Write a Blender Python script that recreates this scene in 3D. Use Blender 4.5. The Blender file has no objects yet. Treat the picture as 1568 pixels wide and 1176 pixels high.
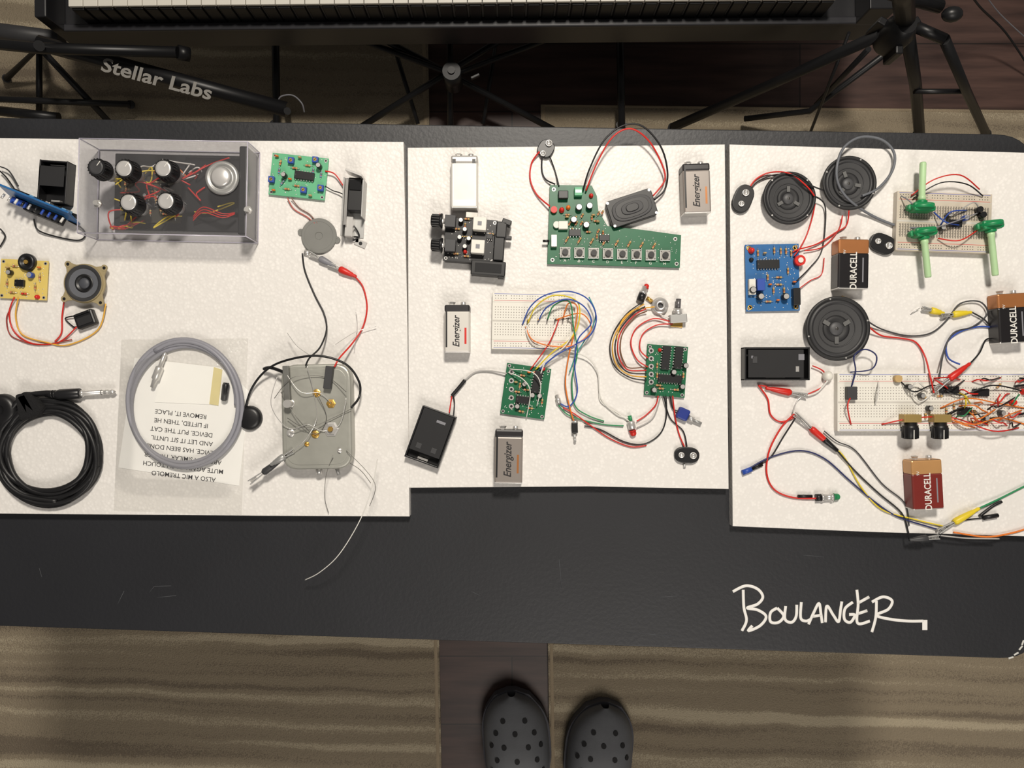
import bpy, bmesh, math, random
from mathutils import Vector, Matrix
random.seed(7)
k=0.00064; Z0=0.712; DD=0.75/k
sc=bpy.context.scene
try: sc.view_settings.view_transform='Standard'
except Exception: pass

def lin(c):
    r=[]
    for v in c:
        v=v/255.0
        r.append(v/12.92 if v<=0.04045 else ((v+0.055)/1.055)**2.4)
    return (r[0],r[1],r[2],1)
MATS={}
def M(name,col=(128,128,128),rough=0.5,metal=0.0,var=0.12,scale=60,bump=0.0,bscale=200,coat=0):
    if name in MATS: return MATS[name]
    m=bpy.data.materials.new(name); m.use_nodes=True
    nt=m.node_tree; b=nt.nodes['Principled BSDF']
    tc=nt.nodes.new('ShaderNodeTexCoord')
    n=nt.nodes.new('ShaderNodeTexNoise'); n.inputs['Scale'].default_value=scale; n.inputs['Detail'].default_value=4
    nt.links.new(tc.outputs['Object'],n.inputs['Vector'])
    mx=nt.nodes.new('ShaderNodeMix'); mx.data_type='RGBA'
    c=lin(col)
    mx.inputs['A'].default_value=tuple([c[i]*(1-var) for i in range(3)]+[1])
    mx.inputs['B'].default_value=tuple([min(1,c[i]*(1+var)) for i in range(3)]+[1])
    nt.links.new(n.outputs['Fac'],mx.inputs['Factor'])
    nt.links.new(mx.outputs['Result'],b.inputs['Base Color'])
    b.inputs['Roughness'].default_value=rough; b.inputs['Metallic'].default_value=metal
    if coat: b.inputs['Coat Weight'].default_value=coat
    if bump:
        n2=nt.nodes.new('ShaderNodeTexNoise'); n2.inputs['Scale'].default_value=bscale
        nt.links.new(tc.outputs['Object'],n2.inputs['Vector'])
        bp=nt.nodes.new('ShaderNodeBump'); bp.inputs['Strength'].default_value=bump; bp.inputs['Distance'].default_value=0.002
        nt.links.new(n2.outputs['Fac'],bp.inputs['Height']); nt.links.new(bp.outputs['Normal'],b.inputs['Normal'])
    MATS[name]=m; return m
def clear(name,tint=(250,250,252),lo=0.04,hi=0.35,rough=0.05,haze=0.0,bump=.1):
    if name in MATS: return MATS[name]
    m=bpy.data.materials.new(name); m.use_nodes=True; nt=m.node_tree; L=nt.links.new
    for n in list(nt.nodes): nt.nodes.remove(n)
    o=nt.nodes.new('ShaderNodeOutputMaterial'); t=nt.nodes.new('ShaderNodeBsdfTransparent'); t.inputs[0].default_value=lin(tint)
    g=nt.nodes.new('ShaderNodeBsdfGlossy'); g.inputs['Roughness'].default_value=rough
    lw=nt.nodes.new('ShaderNodeLayerWeight'); lw.inputs['Blend'].default_value=0.3
    mr=nt.nodes.new('ShaderNodeMapRange'); mr.inputs['To Min'].default_value=lo; mr.inputs['To Max'].default_value=hi
    L(lw.outputs['Fresnel'],mr.inputs['Value'])
    mx=nt.nodes.new('ShaderNodeMixShader'); L(mr.outputs[0],mx.inputs[0]); L(t.outputs[0],mx.inputs[1]); L(g.outputs[0],mx.inputs[2])
    nz=nt.nodes.new('ShaderNodeTexNoise'); nz.inputs['Scale'].default_value=25
    bp=nt.nodes.new('ShaderNodeBump'); bp.inputs['Strength'].default_value=bump; bp.inputs['Distance'].default_value=0.003
    L(nz.outputs['Fac'],bp.inputs['Height']); L(bp.outputs['Normal'],g.inputs['Normal'])
    out=mx
    if haze:
        d=nt.nodes.new('ShaderNodeBsdfDiffuse'); d.inputs[0].default_value=lin((228,227,230))
        m2=nt.nodes.new('ShaderNodeMixShader'); m2.inputs[0].default_value=haze; L(mx.outputs[0],m2.inputs[1]); L(d.outputs[0],m2.inputs[2]); out=m2
    L(out.outputs[0],o.inputs[0]); MATS[name]=m; return m

BLK=M('black_plastic',(22,22,24),0.4); BLKM=M('black_matte',(30,30,32),0.75)
DK=M('dark_grey_plastic',(58,58,60),0.5); GRY=M('grey_plastic',(128,128,134),0.5)
WHT=M('white_plastic',(226,223,214),0.45,var=0.04); SIL=M('silver_metal',(215,213,210),0.3,.6)
STEEL=M('brushed_steel',(172,172,170),0.4,0.5,var=0.15,scale=25); BRS=M('brass',(212,172,92),0.3,.7)
RED=M('red_plastic',(205,38,28),0.4); ORG=M('orange_wire_skin',(225,120,40),0.45); YEL=M('yellow_plastic',(225,200,45),0.45)
GRN=M('green_wire_skin',(40,135,85),0.45); BLU=M('blue_plastic',(40,75,165),0.45); WW=M('white_wire_skin',(222,220,214),0.45)
TAN=M('resistor_tan',(190,160,110),0.5); PCBG=M('green_circuit_board',(8,96,60),0.4,coat=0.15)
PCBL=M('light_green_circuit_board',(95,175,130),0.45,coat=0.2); PCBB=M('blue_circuit_board',(38,100,158),0.4,coat=0.2)
PCBY=M('yellow_circuit_board',(214,190,104),0.5); PCBK=M('black_circuit_board',(24,24,26),0.4)
COP=M('copper_label',(176,116,70),0.35,0.4); BROWN=M('brown_label',(116,36,30),0.4); INK=M('black_ink',(30,28,30),0.6)
DKB=M('navy_wire_skin',(30,38,90),0.45)

class B:
    def __init__(s,name,cx,cy,rot=0,hc=0):
        s.name=name; s.bm=bmesh.new(); s.mats=[]; f=1-hc/DD
        s.cx=784+(cx-784)*f; s.cy=588+(cy-588)*f; s.rot=math.radians(rot)
    def A(s,px,py,h=0):
        f=1-h/DD; x=784+(px-784)*f-s.cx; y=s.cy-(588+(py-588)*f)
        c,sn=math.cos(-s.rot),math.sin(-s.rot)
        return Vector((x*c-y*sn,x*sn+y*c,h))
    def merge(s,t,mat,mx=None,smooth=False):
        if mat not in s.mats: s.mats.append(mat)
        i=s.mats.index(mat)
        for f in t.faces:
            f.material_index=i; f.smooth=bool(smooth and len(f.verts)<=4)
        if mx is not None: t.transform(mx)
        me=bpy.data.meshes.new('t'); t.to_mesh(me); t.free(); s.bm.from_mesh(me); bpy.data.meshes.remove(me)
    def box(s,c,sz,mat,bev=0,rx=0,ry=0,rz=0,ctr=False):
        t=bmesh.new(); bmesh.ops.create_cube(t,size=1); t.transform(Matrix.Diagonal((sz[0],sz[1],sz[2],1)))
        if bev: bmesh.ops.bevel(t,geom=list(t.edges),offset=bev,segments=2,affect='EDGES',profile=0.5)
        zc=c[2]+(0 if ctr else sz[2]/2)
        R=Matrix.Rotation(math.radians(rz),4,'Z')@Matrix.Rotation(math.radians(ry),4,'Y')@Matrix.Rotation(math.radians(rx),4,'X')
        s.merge(t,mat,Matrix.Translation((c[0],c[1],zc))@R)
    def lathe(s,c,prof,mat,d=(0,0,1),seg=24,smooth=True,cap=True):
        t=bmesh.new(); rings=[]
        for r,z in prof:
            if r<=1e-6: rings.append([t.verts.new((0,0,z))])
            else: rings.append([t.verts.new((r*math.cos(2*math.pi*i/seg),r*math.sin(2*math.pi*i/seg),z)) for i in range(seg)])
        for a,b in zip(rings,rings[1:]):
            for i in range(seg):
                j=(i+1)%seg
                if len(a)==1 and len(b)==1: continue
                if len(a)==1: t.faces.new((a[0],b[i],b[j]))
                elif len(b)==1: t.faces.new((a[i],a[j],b[0]))
                else: t.faces.new((a[i],a[j],b[j],b[i]))
        if cap:
            if len(rings[0])>1: t.faces.new(list(reversed(rings[0])))
            if len(rings[-1])>1: t.faces.new(rings[-1])
        bmesh.ops.recalc_face_normals(t,faces=list(t.faces))
        q=Vector(d).to_track_quat('Z','Y').to_matrix().to_4x4()
        s.merge(t,mat,Matrix.Translation(c)@q,smooth)
    def cyl(s,c,r,h,mat,d=(0,0,1),r2=None,seg=20,bev=0):
        r2=r if r2 is None else r2
        p=[(r,0),(r2,h)] if not bev else [(r-bev,0),(r,bev),(r2,h-bev),(r2-bev,h)]
        s.lathe(c,p,mat,d,seg,smooth=not bev)
    def ell(s,c,r,mat,seg=14,d=None):
        t=bmesh.new(); bmesh.ops.create_uvsphere(t,u_segments=seg,v_segments=max(6,seg//2),radius=1); t.transform(Matrix.Diagonal((r[0],r[1],r[2],1)))
        q=Matrix.Identity(4) if d is None else Vector(d).to_track_quat('Z','Y').to_matrix().to_4x4()
        s.merge(t,mat,Matrix.Translation(c)@q,True)
    def prism(s,pts,z0,z1,mat,bev=0):
        t=bmesh.new(); lo=[t.verts.new((p[0],p[1],z0)) for p in pts]; hi=[t.verts.new((p[0],p[1],z1)) for p in pts]
        n=len(pts); t.faces.new(lo); top=t.faces.new(hi)
        for i in range(n): t.faces.new((lo[i],lo[(i+1)%n],hi[(i+1)%n],hi[i]))
        bmesh.ops.recalc_face_normals(t,faces=list(t.faces))
        if bev: bmesh.ops.bevel(t,geom=list(top.edges),offset=bev,segments=3,affect='EDGES',profile=0.5)
        s.merge(t,mat)
    def tube(s,pts,r,mat,seg=8,sub=6,flat=1.0,closed=False,raw=False):
        P=[Vector(p) for p in pts]
        if raw or len(P)<3: Q=P
        else:
            Q=[]; n=len(P)
            for i in range(n-1):
                p0=P[max(i-1,0)];p1=P[i];p2=P[i+1];p3=P[min(i+2,n-1)]
                for j in range(sub):
                    u=j/sub
                    Q.append(0.5*((2*p1)+(p2-p0)*u+(2*p0-5*p1+4*p2-p3)*u*u+(3*p1-p0-3*p2+p3)*u**3))
            Q.append(P[-1])
        t=bmesh.new(); rings=[]; prev=None
        for i,q in enumerate(Q):
            d=(Q[min(i+1,len(Q)-1)]-Q[max(i-1,0)])
            if d.length<1e-6: d=Vector((1,0,0))
            d.normalize()
            if prev is None:
                a=Vector((0,0,1)) if abs(d.z)<0.9 else Vector((1,0,0)); n1=(a-d*a.dot(d)).normalized()
            else: n1=(prev-d*prev.dot(d)).normalized()
            prev=n1; n2=d.cross(n1)
            rings.append([t.verts.new(q+n1*(r*flat*math.cos(2*math.pi*j/seg))+n2*(r*math.sin(2*math.pi*j/seg))) for j in range(seg)])
        for a,b in zip(rings,rings[1:]):
            for j in range(seg): t.faces.new((a[j],a[(j+1)%seg],b[(j+1)%seg],b[j]))
        t.faces.new(list(reversed(rings[0]))); t.faces.new(rings[-1])
        bmesh.ops.recalc_face_normals(t,faces=list(t.faces))
        s.merge(t,mat,None,True)
    def wire(s,pts,mat,r=1.1,h=3):
        s.tube([s.A(p[0],p[1],p[2] if len(p)==3 else h) for p in pts],r,mat,seg=6)
    def text(s,txt,size,c,rz,mat,shear=0,sx=1.0,space=1.0,bold=0.0):
        cu=bpy.data.curves.new('t','FONT'); cu.body=txt; cu.size=size; cu.align_x='CENTER'; cu.align_y='CENTER'; cu.shear=shear; cu.extrude=0.12; cu.offset=bold; cu.resolution_u=3; cu.space_line=space
        o=bpy.data.objects.new('t',cu); sc.collection.objects.link(o); bpy.context.view_layer.update()
        me=bpy.data.meshes.new_from_object(o.evaluated_get(bpy.context.evaluated_depsgraph_get()))
        t=bmesh.new(); t.from_mesh(me); bpy.data.objects.remove(o); bpy.data.curves.remove(cu); bpy.data.meshes.remove(me)
        s.merge(t,mat,Matrix.Translation(c)@Matrix.Rotation(math.radians(rz),4,'Z')@Matrix.Diagonal((sx,1,1,1)))
    def done(s):
        s.bm.transform(Matrix.Scale(k,4))
        me=bpy.data.meshes.new(s.name); s.bm.to_mesh(me); s.bm.free()
        for m in s.mats: me.materials.append(m)
        o=bpy.data.objects.new(s.name,me); sc.collection.objects.link(o)
        o.location=((s.cx-784)*k,(588-s.cy)*k,Z0); o.rotation_euler=(0,0,s.rot)
        return o
def H(z): return (z-Z0)/k

# ---------- component helpers
def chip(b,c,l,wd,rz=0,hh=5):
    b.box(c,(l,wd,hh),BLK,0.5,rz=rz); a=math.radians(rz); n=max(3,int(l/4))
    for i in range(n):
        for sgn in (-1,1):
            x=(-l/2+l*(i+0.5)/n); y=sgn*(wd/2+0.8)
            b.box((c[0]+x*math.cos(a)-y*math.sin(a),c[1]+x*math.sin(a)+y*math.cos(a),c[2]),(1.2,1.8,3),SIL,rz=rz)
    b.cyl((c[0]-(l/2-2)*math.cos(a),c[1]-(l/2-2)*math.sin(a),c[2]+hh),1,0.15,DK,seg=10)
def ecap(b,c,r=4,h=12,mat=None):
    b.lathe(c,[(r*.9,0),(r,1),(r,h-1),(r*.9,h)],mat or BLK,seg=16); b.cyl((c[0],c[1],c[2]+h),r*.8,0.3,SIL,seg=16)
def res(b,c,rz=0,l=9,mat=None):
    a=math.radians(rz); d=(math.cos(a),math.sin(a),0)
    b.tube([(c[0]-d[0]*l*.9,c[1]-d[1]*l*.9,c[2]),(c[0]-d[0]*l*.8,c[1]-d[1]*l*.8,c[2]+2),(c[0]+d[0]*l*.8,c[1]+d[1]*l*.8,c[2]+2),(c[0]+d[0]*l*.9,c[1]+d[1]*l*.9,c[2])],0.4,SIL,seg=5,raw=True)
    s0=(c[0]-d[0]*l/2,c[1]-d[1]*l/2,c[2]+2)
    b.lathe(s0,[(1,0),(1.8,.8),(1.5,2),(1.5,l-2),(1.8,l-.8),(1,l)],mat or TAN,d,seg=10)
    for q,mm in ((.3,RED),(.5,BLK),(.7,BRS)): b.cyl((s0[0]+d[0]*l*q,s0[1]+d[1]*l*q,s0[2]),1.65,0.8,mm,d,seg=10)
def led(b,c,mat,r=3.6,h=8,d=(0,0,1)):
    b.lathe(c,[(r*1.15,0),(r*1.15,1.2),(r,1.2),(r,h*.6),(r*.8,h*.85),(r*.4,h*.98),(0,h)],mat,d,seg=14)
def trim(b,c,rz=0,mat=None):
    b.box(c,(9,9,7),mat or BLU,0.6,rz=rz); b.cyl((c[0],c[1],c[2]+7),2.6,0.6,BRS,seg=12); b.box((c[0],c[1],c[2]+7.6),(4,.8,.3),BLK,rz=rz+40)
def cer(b,c,mat=None,rz=0): 
    b.box((c[0],c[1],c[2]),(.6,.6,3),SIL); b.ell((c[0],c[1],c[2]+4),(3.2,1.5,3.2),mat or TAN,10)
def solder(b,n,w,h,z):
    for i in range(n): b.ell((random.uniform(-w/2,w/2),random.uniform(-h/2,h/2),z),(.9,.9,.5),SIL,6)
def board(b,w,h,mat,z=3,th=2.5,corner=True):
    b.box((0,0,z),(w,h,th),mat,0.4)
    for sx in (-1,1):
        for sy in (-1,1):
            x,y=sx*(w/2-4),sy*(h/2-4)
            b.cyl((x,y,0),1.2,z,SIL,seg=8)
            if corner:
                b.cyl((x,y,z+th),2.6,.2,SIL,seg=14); b.cyl((x,y,z+th+.2),1.5,.1,BLK,seg=12)
    return z+th
def gator(b,p0,p1,mat,h=5,mat2=None):
    a=b.A(p0[0],p0[1],h); e=b.A(p1[0],p1[1],h); d=(e-a); L=d.length; d.normalize(); n=Vector((-d.y,d.x,0))
    m=a+d*L*.42
    for sg in (-1,1):
        ang=math.degrees(math.atan2(d.y,d.x))
        q=a+d*L*.24+n*sg*2.0
        b.box((q.x,q.y,h-2),(L*.48,1.6,5),STEEL,0.4,rz=ang-sg*4)
        for i in range(5):
            q2=a+d*(L*.05+i*2.2)+n*sg*.9; b.box((q2.x,q2.y,h-1.5),(1,1.4,3.5),SIL,rz=ang+45)
    b.cyl((m.x,m.y,h-3),2.6,6,SIL,seg=12)
    rest=L-L*.38; st=a+d*L*.38
    b.lathe(st,[(3.6,0),(5.4,rest*.08),(5.0,rest*.35),(3.4,rest*.75),(2.6,rest*.8),(2.6,rest*.95),(1.6,rest)],mat,d,seg=14)
    if mat2: b.lathe(st+d*rest*.5,[(4.6,0),(4.8,rest*.05),(3.8,rest*.25),(3,rest*.5)],mat2,d,seg=14)
def snapclip(b,c,rz,mat=BLK,l=34,w=17):
    a=math.radians(rz); pts=[]
    for i in range(28):
        t=2*math.pi*i/28; x=l/2*math.copysign(abs(math.cos(t))**.6,math.cos(t)); y=w/2*math.copysign(abs(math.sin(t))**.75,math.sin(t))*(1-.12*math.cos(2*t))
        pts.append((c[0]+x*math.cos(a)-y*math.sin(a),c[1]+x*math.sin(a)+y*math.cos(a)))
    b.prism(pts,c[2],c[2]+7,mat,1.2)
    for sg,rr in ((-1,4.6),(1,5.4)):
        x=c[0]+sg*9*math.cos(a); y=c[1]+sg*9*math.sin(a)
        b.lathe((x,y,c[2]+7),[(rr,0),(rr,2),(rr-1.4,2.2),(rr-1.6,.6),(0,.6)],SIL,seg=14)

# ---------- floor, rugs
def plane_obj(name,pts,z0,z1,mat,bev=0):
    b=B(name,784,588); b.prism([b.A(x,y,H(z1))[:2] for x,y in pts],H(z0),H(z1),mat,bev); return b.done()
def floor_mat():
    m=bpy.data.materials.new('dark_wood_planks'); m.use_nodes=True; nt=m.node_tree; b=nt.nodes['Principled BSDF']
    tc=nt.nodes.new('ShaderNodeTexCoord'); mp=nt.nodes.new('ShaderNodeMapping'); mp.inputs['Scale'].default_value=(4,40,4)
    n=nt.nodes.new('ShaderNodeTexNoise'); n.inputs['Scale'].default_value=1.5; n.inputs['Detail'].default_value=6
    br=nt.nodes.new('ShaderNodeTexBrick'); br.inputs['Scale'].default_value=1; br.inputs['Brick Width'].default_value=1.1; br.inputs['Row Height'].default_value=.13; br.inputs['Mortar Size'].default_value=.0015
    br.inputs['Color1'].default_value=(.9,.9,.9,1); br.inputs['Color2'].default_value=(.62,.62,.62,1); br.inputs['Mortar'].default_value=(.25,.25,.25,1)
    cr=nt.nodes.new('ShaderNodeValToRGB'); cr.color_ramp.elements[0].position=.3; cr.color_ramp.elements[0].color=lin((60,42,38)); cr.color_ramp.elements[1].position=.75; cr.color_ramp.elements[1].color=lin((102,76,68))
    mx=nt.nodes.new('ShaderNodeMix'); mx.data_type='RGBA'; mx.blend_type='MULTIPLY'; mx.inputs['Factor'].default_value=1
    L=nt.links.new; L(tc.outputs['Object'],mp.inputs['Vector']); L(mp.outputs[0],n.inputs['Vector']); L(tc.outputs['Object'],br.inputs['Vector'])
    L(n.outputs['Fac'],cr.inputs[0]); L(cr.outputs[0],mx.inputs['A']); L(br.outputs['Color'],mx.inputs['B']); L(mx.outputs['Result'],b.inputs['Base Color']); b.inputs['Roughness'].default_value=.5
    return m
plane_obj('floor',[(-700,-500),(2300,-500),(2300,1700),(-700,1700)],-0.03,0.0,floor_mat())
def rug_mat(name,a,c,e,seed):
    m=bpy.data.materials.new(name); m.use_nodes=True; nt=m.node_tree; b=nt.nodes['Principled BSDF']; L=nt.links.new
    tc=nt.nodes.new('ShaderNodeTexCoord')
    d=nt.nodes.new('ShaderNodeTexNoise'); d.inputs['Scale'].default_value=9; d.inputs['Detail'].default_value=3
    L(tc.outputs['Object'],d.inputs['Vector'])
    sp=nt.nodes.new('ShaderNodeSeparateXYZ'); L(tc.outputs['Object'],sp.inputs[0])
    ma=nt.nodes.new('ShaderNodeMath'); ma.operation='MULTIPLY_ADD'; L(d.outputs['Fac'],ma.inputs[0]); ma.inputs[1].default_value=.022; L(sp.outputs['Y'],ma.inputs[2])
    mb=nt.nodes.new('ShaderNodeMath'); mb.operation='MULTIPLY_ADD'; L(sp.outputs['X'],mb.inputs[0]); mb.inputs[1].default_value=.03; L(ma.outputs[0],mb.inputs[2])
    cb=nt.nodes.new('ShaderNodeCombineXYZ'); mc=nt.nodes.new('ShaderNodeMath'); mc.operation='MULTIPLY'; L(sp.outputs['X'],mc.inputs[0]); mc.inputs[1].default_value=.02; L(mc.outputs[0],cb.inputs['X']); L(mb.outputs[0],cb.inputs['Y']); cb.inputs['Z'].default_value=seed
    n=nt.nodes.new('ShaderNodeTexNoise'); n.inputs['Scale'].default_value=34; n.inputs['Detail'].default_value=1.0; L(cb.outputs[0],n.inputs['Vector'])
    f=nt.nodes.new('ShaderNodeTexNoise'); f.inputs['Scale'].default_value=420; f.inputs['Detail'].default_value=2; L(tc.outputs['Object'],f.inputs['Vector'])
    ad=nt.nodes.new('ShaderNodeMath'); ad.operation='MULTIPLY_ADD'; L(f.outputs['Fac'],ad.inputs[0]); ad.inputs[1].default_value=.36; L(n.outputs['Fac'],ad.inputs[2])
    cr=nt.nodes.new('ShaderNodeValToRGB'); el=cr.color_ramp.elements; el[0].position=.50; el[0].color=lin(a); el[1].position=.86; el[1].color=lin(e)
    x=el.new(.61); x.color=lin(c); x=el.new(.72); x.color=lin(c)
    L(ad.outputs[0],cr.inputs[0]); L(cr.outputs[0],b.inputs['Base Color']); b.inputs['Roughness'].default_value=.95
    bp=nt.nodes.new('ShaderNodeBump'); bp.inputs['Strength'].default_value=.7; bp.inputs['Distance'].default_value=.004; L(f.outputs['Fac'],bp.inputs['Height']); L(bp.outputs[0],b.inputs['Normal'])
    return m
RUG=rug_mat('striped_rug_pile',(118,106,90),(148,135,114),(186,173,148),3.0)
BIND=M('rug_binding',(158,142,118),.9,bump=.6,bscale=500)
def rug(name,pts,edge):
    b=B(name,784,588); z=.008
    b.prism([b.A(x,y,H(z))[:2] for x,y in pts],H(0.0005),H(z),RUG,0)
    b.tube([b.A(x,y,H(.0075)) for x,y in edge],6,BIND,seg=8,flat=.35,raw=True)
    b.done()
rug('area_rug',[(-500,-300),(648,-300),(682,1500),(-500,1500)],[(642,-300),(677,1500)])
rug('area_rug',[(828,160),(1900,175),(1900,1500),(846,1500)],[(1900,175),(832,162),(852,1500)])

# ---------- table
TB=M('black_painted_tabletop',(32,33,37),.48,var=.25,scale=9,bump=.1,bscale=260); b=B('folding_table',784,588); ht=H(.70)
def rc(pts,rad,n=8):
    out=[]
    N=len(pts)
    for i,(p,r) in enumerate(zip(pts,rad)):
        p=Vector(p[:2]); a=Vector(pts[i-1][:2])-p; c=Vector(pts[(i+1)%N][:2])-p; a.normalize(); c.normalize()
        if r<=0: out.append(tuple(p)); continue
        p0=p+a*r; p2=p+c*r
        for j in range(n+1):
            u=j/n; out.append(tuple(p0*(1-u)**2+p*2*u*(1-u)+p2*u*u))
    return out
cor=[b.A(x,y,ht) for x,y in [(-118,178),(1585,206),(1590,1010),(-118,955)]]
b.prism(rc(cor,[60,62,60,60]),ht-36,ht,TB,2)
EDG=M('chipped_edge_white',(200,200,195),.7)
for sx,sy in ((-90,230),(-90,900),(1530,260),(1530,950)):
    c=b.A(sx,sy,ht); hh=.69/k-36
    b.cyl((c.x,c.y,ht-36-hh),14,hh,DK,seg=16); b.cyl((c.x,c.y,ht-36-hh),17,12,BLK,seg=16)
for x0,y0,a in ((1556,1001,30),(1548,1007,15),(1563,992,50),(1566,984,70)):
    c=b.A(x0,y0,ht); b.box((c.x,c.y,ht),(8,2.6,.3),EDG,rz=a)
SCR=M('scuff_grey',(74,76,80),.7)
for p in ([(228,908),(236,898),(262,897)],[(240,915),(270,912)],[(180,925),(190,905)],[(960,968),(1040,975)],[(720,905),(735,912)],[(1000,915),(1050,912)],[(60,870),(64,884)],[(1230,850),(1262,853)],[(856,856),(860,900)]):
    b.tube([b.A(x,y,ht+.1) for x,y in p],.5,SCR,seg=5,flat=.3,raw=True)
b.done()
SIG=M('white_paint_marker',(232,230,226),.6,var=.03); b=B('painted_signature',1270,935)
hs=ht+.5
S=[[(1138,903),(1139,930),(1143,950),(1136,966)],[(1122,906),(1142,897),(1160,902),(1168,914),(1160,925),(1144,931),(1160,934),(1173,944),(1164,958),(1146,966),(1152,958)],
[(1190,931),(1180,938),(1180,952),(1192,953),(1200,943),(1190,931)],[(1203,928),(1202,948),(1212,953),(1219,944),(1220,926)],[(1227,922),(1226,946),(1234,951),(1242,948)],
[(1238,956),(1246,938),(1254,924),(1257,940),(1259,954)],[(1244,944),(1258,942)],[(1264,953),(1266,928),(1276,942),(1284,952),(1287,934),(1289,921)],
[(1306,922),(1294,932),(1293,948),(1302,953),(1309,942),(1300,941)],[(1312,903),(1314,925),(1313,954),(1332,951)],[(1313,924),(1331,914)],[(1313,940),(1328,935)],
[(1342,920),(1341,945),(1335,968)],[(1335,922),(1352,914),(1366,920),(1360,933),(1342,942),(1362,948),(1390,951),(1414,951)]]
for st in S: b.tube([b.A(x,y,hs) for x,y in st],2.4,SIG,seg=8,sub=8,flat=.25)
c=b.A(1416,957,hs); b.box((c.x,c.y,hs-.4),(8,16,.9),SIG,.3)
b.done()

# ---------- foam boards
def foam_mat():
    m=bpy.data.materials.new('bead_foam'); m.use_nodes=True; nt=m.node_tree; b=nt.nodes['Principled BSDF']; L=nt.links.new
    tc=nt.nodes.new('ShaderNodeTexCoord'); v=nt.nodes.new('ShaderNodeTexVoronoi'); v.inputs['Scale'].default_value=300; L(tc.outputs['Object'],v.inputs['Vector'])
    n=nt.nodes.new('ShaderNodeTexNoise'); n.inputs['Scale'].default_value=90; n.inputs['Detail'].default_value=3; L(tc.outputs['Object'],n.inputs['Vector'])
    mu=nt.nodes.new('ShaderNodeMath'); mu.operation='SUBTRACT'; L(n.outputs['Fac'],mu.inputs[0]); L(v.outputs['Distance'],mu.inputs[1])
    cr=nt.nodes.new('ShaderNodeValToRGB'); cr.color_ramp.elements[0].position=-.0; cr.color_ramp.elements[0].color=lin((226,223,219)); cr.color_ramp.elements[1].position=.4; cr.color_ramp.elements[1].color=lin((235,232,228))
    L(mu.outputs[0],cr.inputs[0]); L(cr.outputs[0],b.inputs['Base Color']); b.inputs['Roughness'].default_value=.45
    bp=nt.nodes.new('ShaderNodeBump'); bp.inputs['Strength'].default_value=.35; bp.inputs['Distance'].default_value=.0007; L(mu.outputs[0],bp.inputs['Height']); L(bp.outputs[0],b.inputs['Normal'])
    return m
FM=foam_mat()
for pts in ([(-75,210),(200,214),(618,217),(624,500),(627,791),(400,790),(-75,786)],[(624,226),(860,224),(1110,221),(1113,480),(1116,749),(900,745),(626,747)],[(1117,221),(1585,234),(1590,822),(1340,815),(1122,806)]):
    cx=sum(p[0] for p in pts)/len(pts); cy=sum(p[1] for p in pts)/len(pts)
    b=B('foam_board',cx,cy); b.prism([b.A(x,y,0)[:2] for x,y in pts],ht+.2,0,FM,1.0); b.done()

# ---------- batteries
def battery(cx,cy,rot,L=76,W=40,style='white',txt=None,tc=INK):
    sc_=L/76; b=B('nine_volt_battery',cx,cy,rot,hc=26); T=27; bl=L-7
    if style=='silver': body=M('battery_silver',(222,219,212),.3,.25,var=.08,scale=20); end=M('battery_silver_end',(186,183,178),.35,.4)
    elif style=='white': body=M('battery_white_silver',(216,212,205),.35,.2,var=.04); end=M('battery_black_end',(40,38,40),.35)
    elif style=='grey': body=M('battery_grey',(150,142,136),.35,.3,var=.06); end=M('battery_black_end',(40,38,40),.35)
    elif style=='copper': body=M('battery_black_label',(30,28,30),.3); end=COP
    elif style=='brown': body=BROWN; end=M('copper_tan',(198,150,98),.35,.3)
    f=.27 if style in('copper','brown') else .12
    b.box((0,-3.5-bl*f/2,0),(W,bl*(1-f),T),body,2.4); b.box((0,-3.5+bl*(1-f)/2+.1,0),(W,bl*f+2,T),end,2.4)
    b.box((0,-3.5-bl/2+1,0.4),(W-1,3,T-1),SIL,1)
    b.box((0,-3.5+bl/2,1.2),(W-3,2,T-2.4),BLK if style!='silver' else SIL,.5)
    b.lathe((-W*.23,bl/2-3.5+.5,T/2),[(4.5,0),(4.5,3),(5.8,5.5),(5.4,6),(3.6,6),(3.4,3),(0,3)],SIL,(0,1,0),seg=6,smooth=False)
    b.lathe((W*.23,bl/2-3.5+.5,T/2),[(4.2,0),(4.4,1),(4.2,5.5),(3.8,6),(0,6)],SIL,(0,1,0),seg=16)
    if style=='silver':
        b.box((0,-3,T-.05),(W*.8,bl*.7,.15),M('battery_painted_sheen',(238,235,228),.3)); b.box((-W*.38,bl*.36,T-.05),(5,6,.2),BLK); b.box((W*.36,bl*.36,T-.05),(5,6,.2),BLK)  # pale panel paints a bright reflection on the blank face; corners black
    if style in('white','grey'):
        b.box((W*.33,-14,T-.05),(3,bl*.35,.15),RED if style=='white' else COP)
        b.box((-W*.42,-3,T-.05),(2.5,bl*.8,.15),BLK)
    if txt: b.text(txt,(13.5 if style in('copper','brown') else 14)*sc_,(0 if style in('copper','brown') else -1,-3.5-bl*f/2,T+.1),90,tc,shear=.0 if style in('copper','brown') else .3,sx=.86 if style!='copper' and style!='brown' else .8,bold=.25)
    if style in('copper','brown'):
        b.text('9V',6,(-W*.3,bl*.2,T+.1),90,WW)
        b.box((W*.3,-12,T-.02),(2,bl*.5,.1),GRY)
    return b.done()
battery(711,275,0,84,40,'silver')
battery(700,500,0,77,38,'white','Energizer')
battery(779,696,-1,86,42,'grey','Energizer')
battery(1067,285,2,80,41,'grey','Energizer')
battery(1307,401,-1,80,46,'copper','DURACELL',WW)
battery(1551,484,3,80,44,'copper','DURACELL',WW)
battery(1420,739,3,80,46,'brown','DURACELL',WW)

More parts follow.
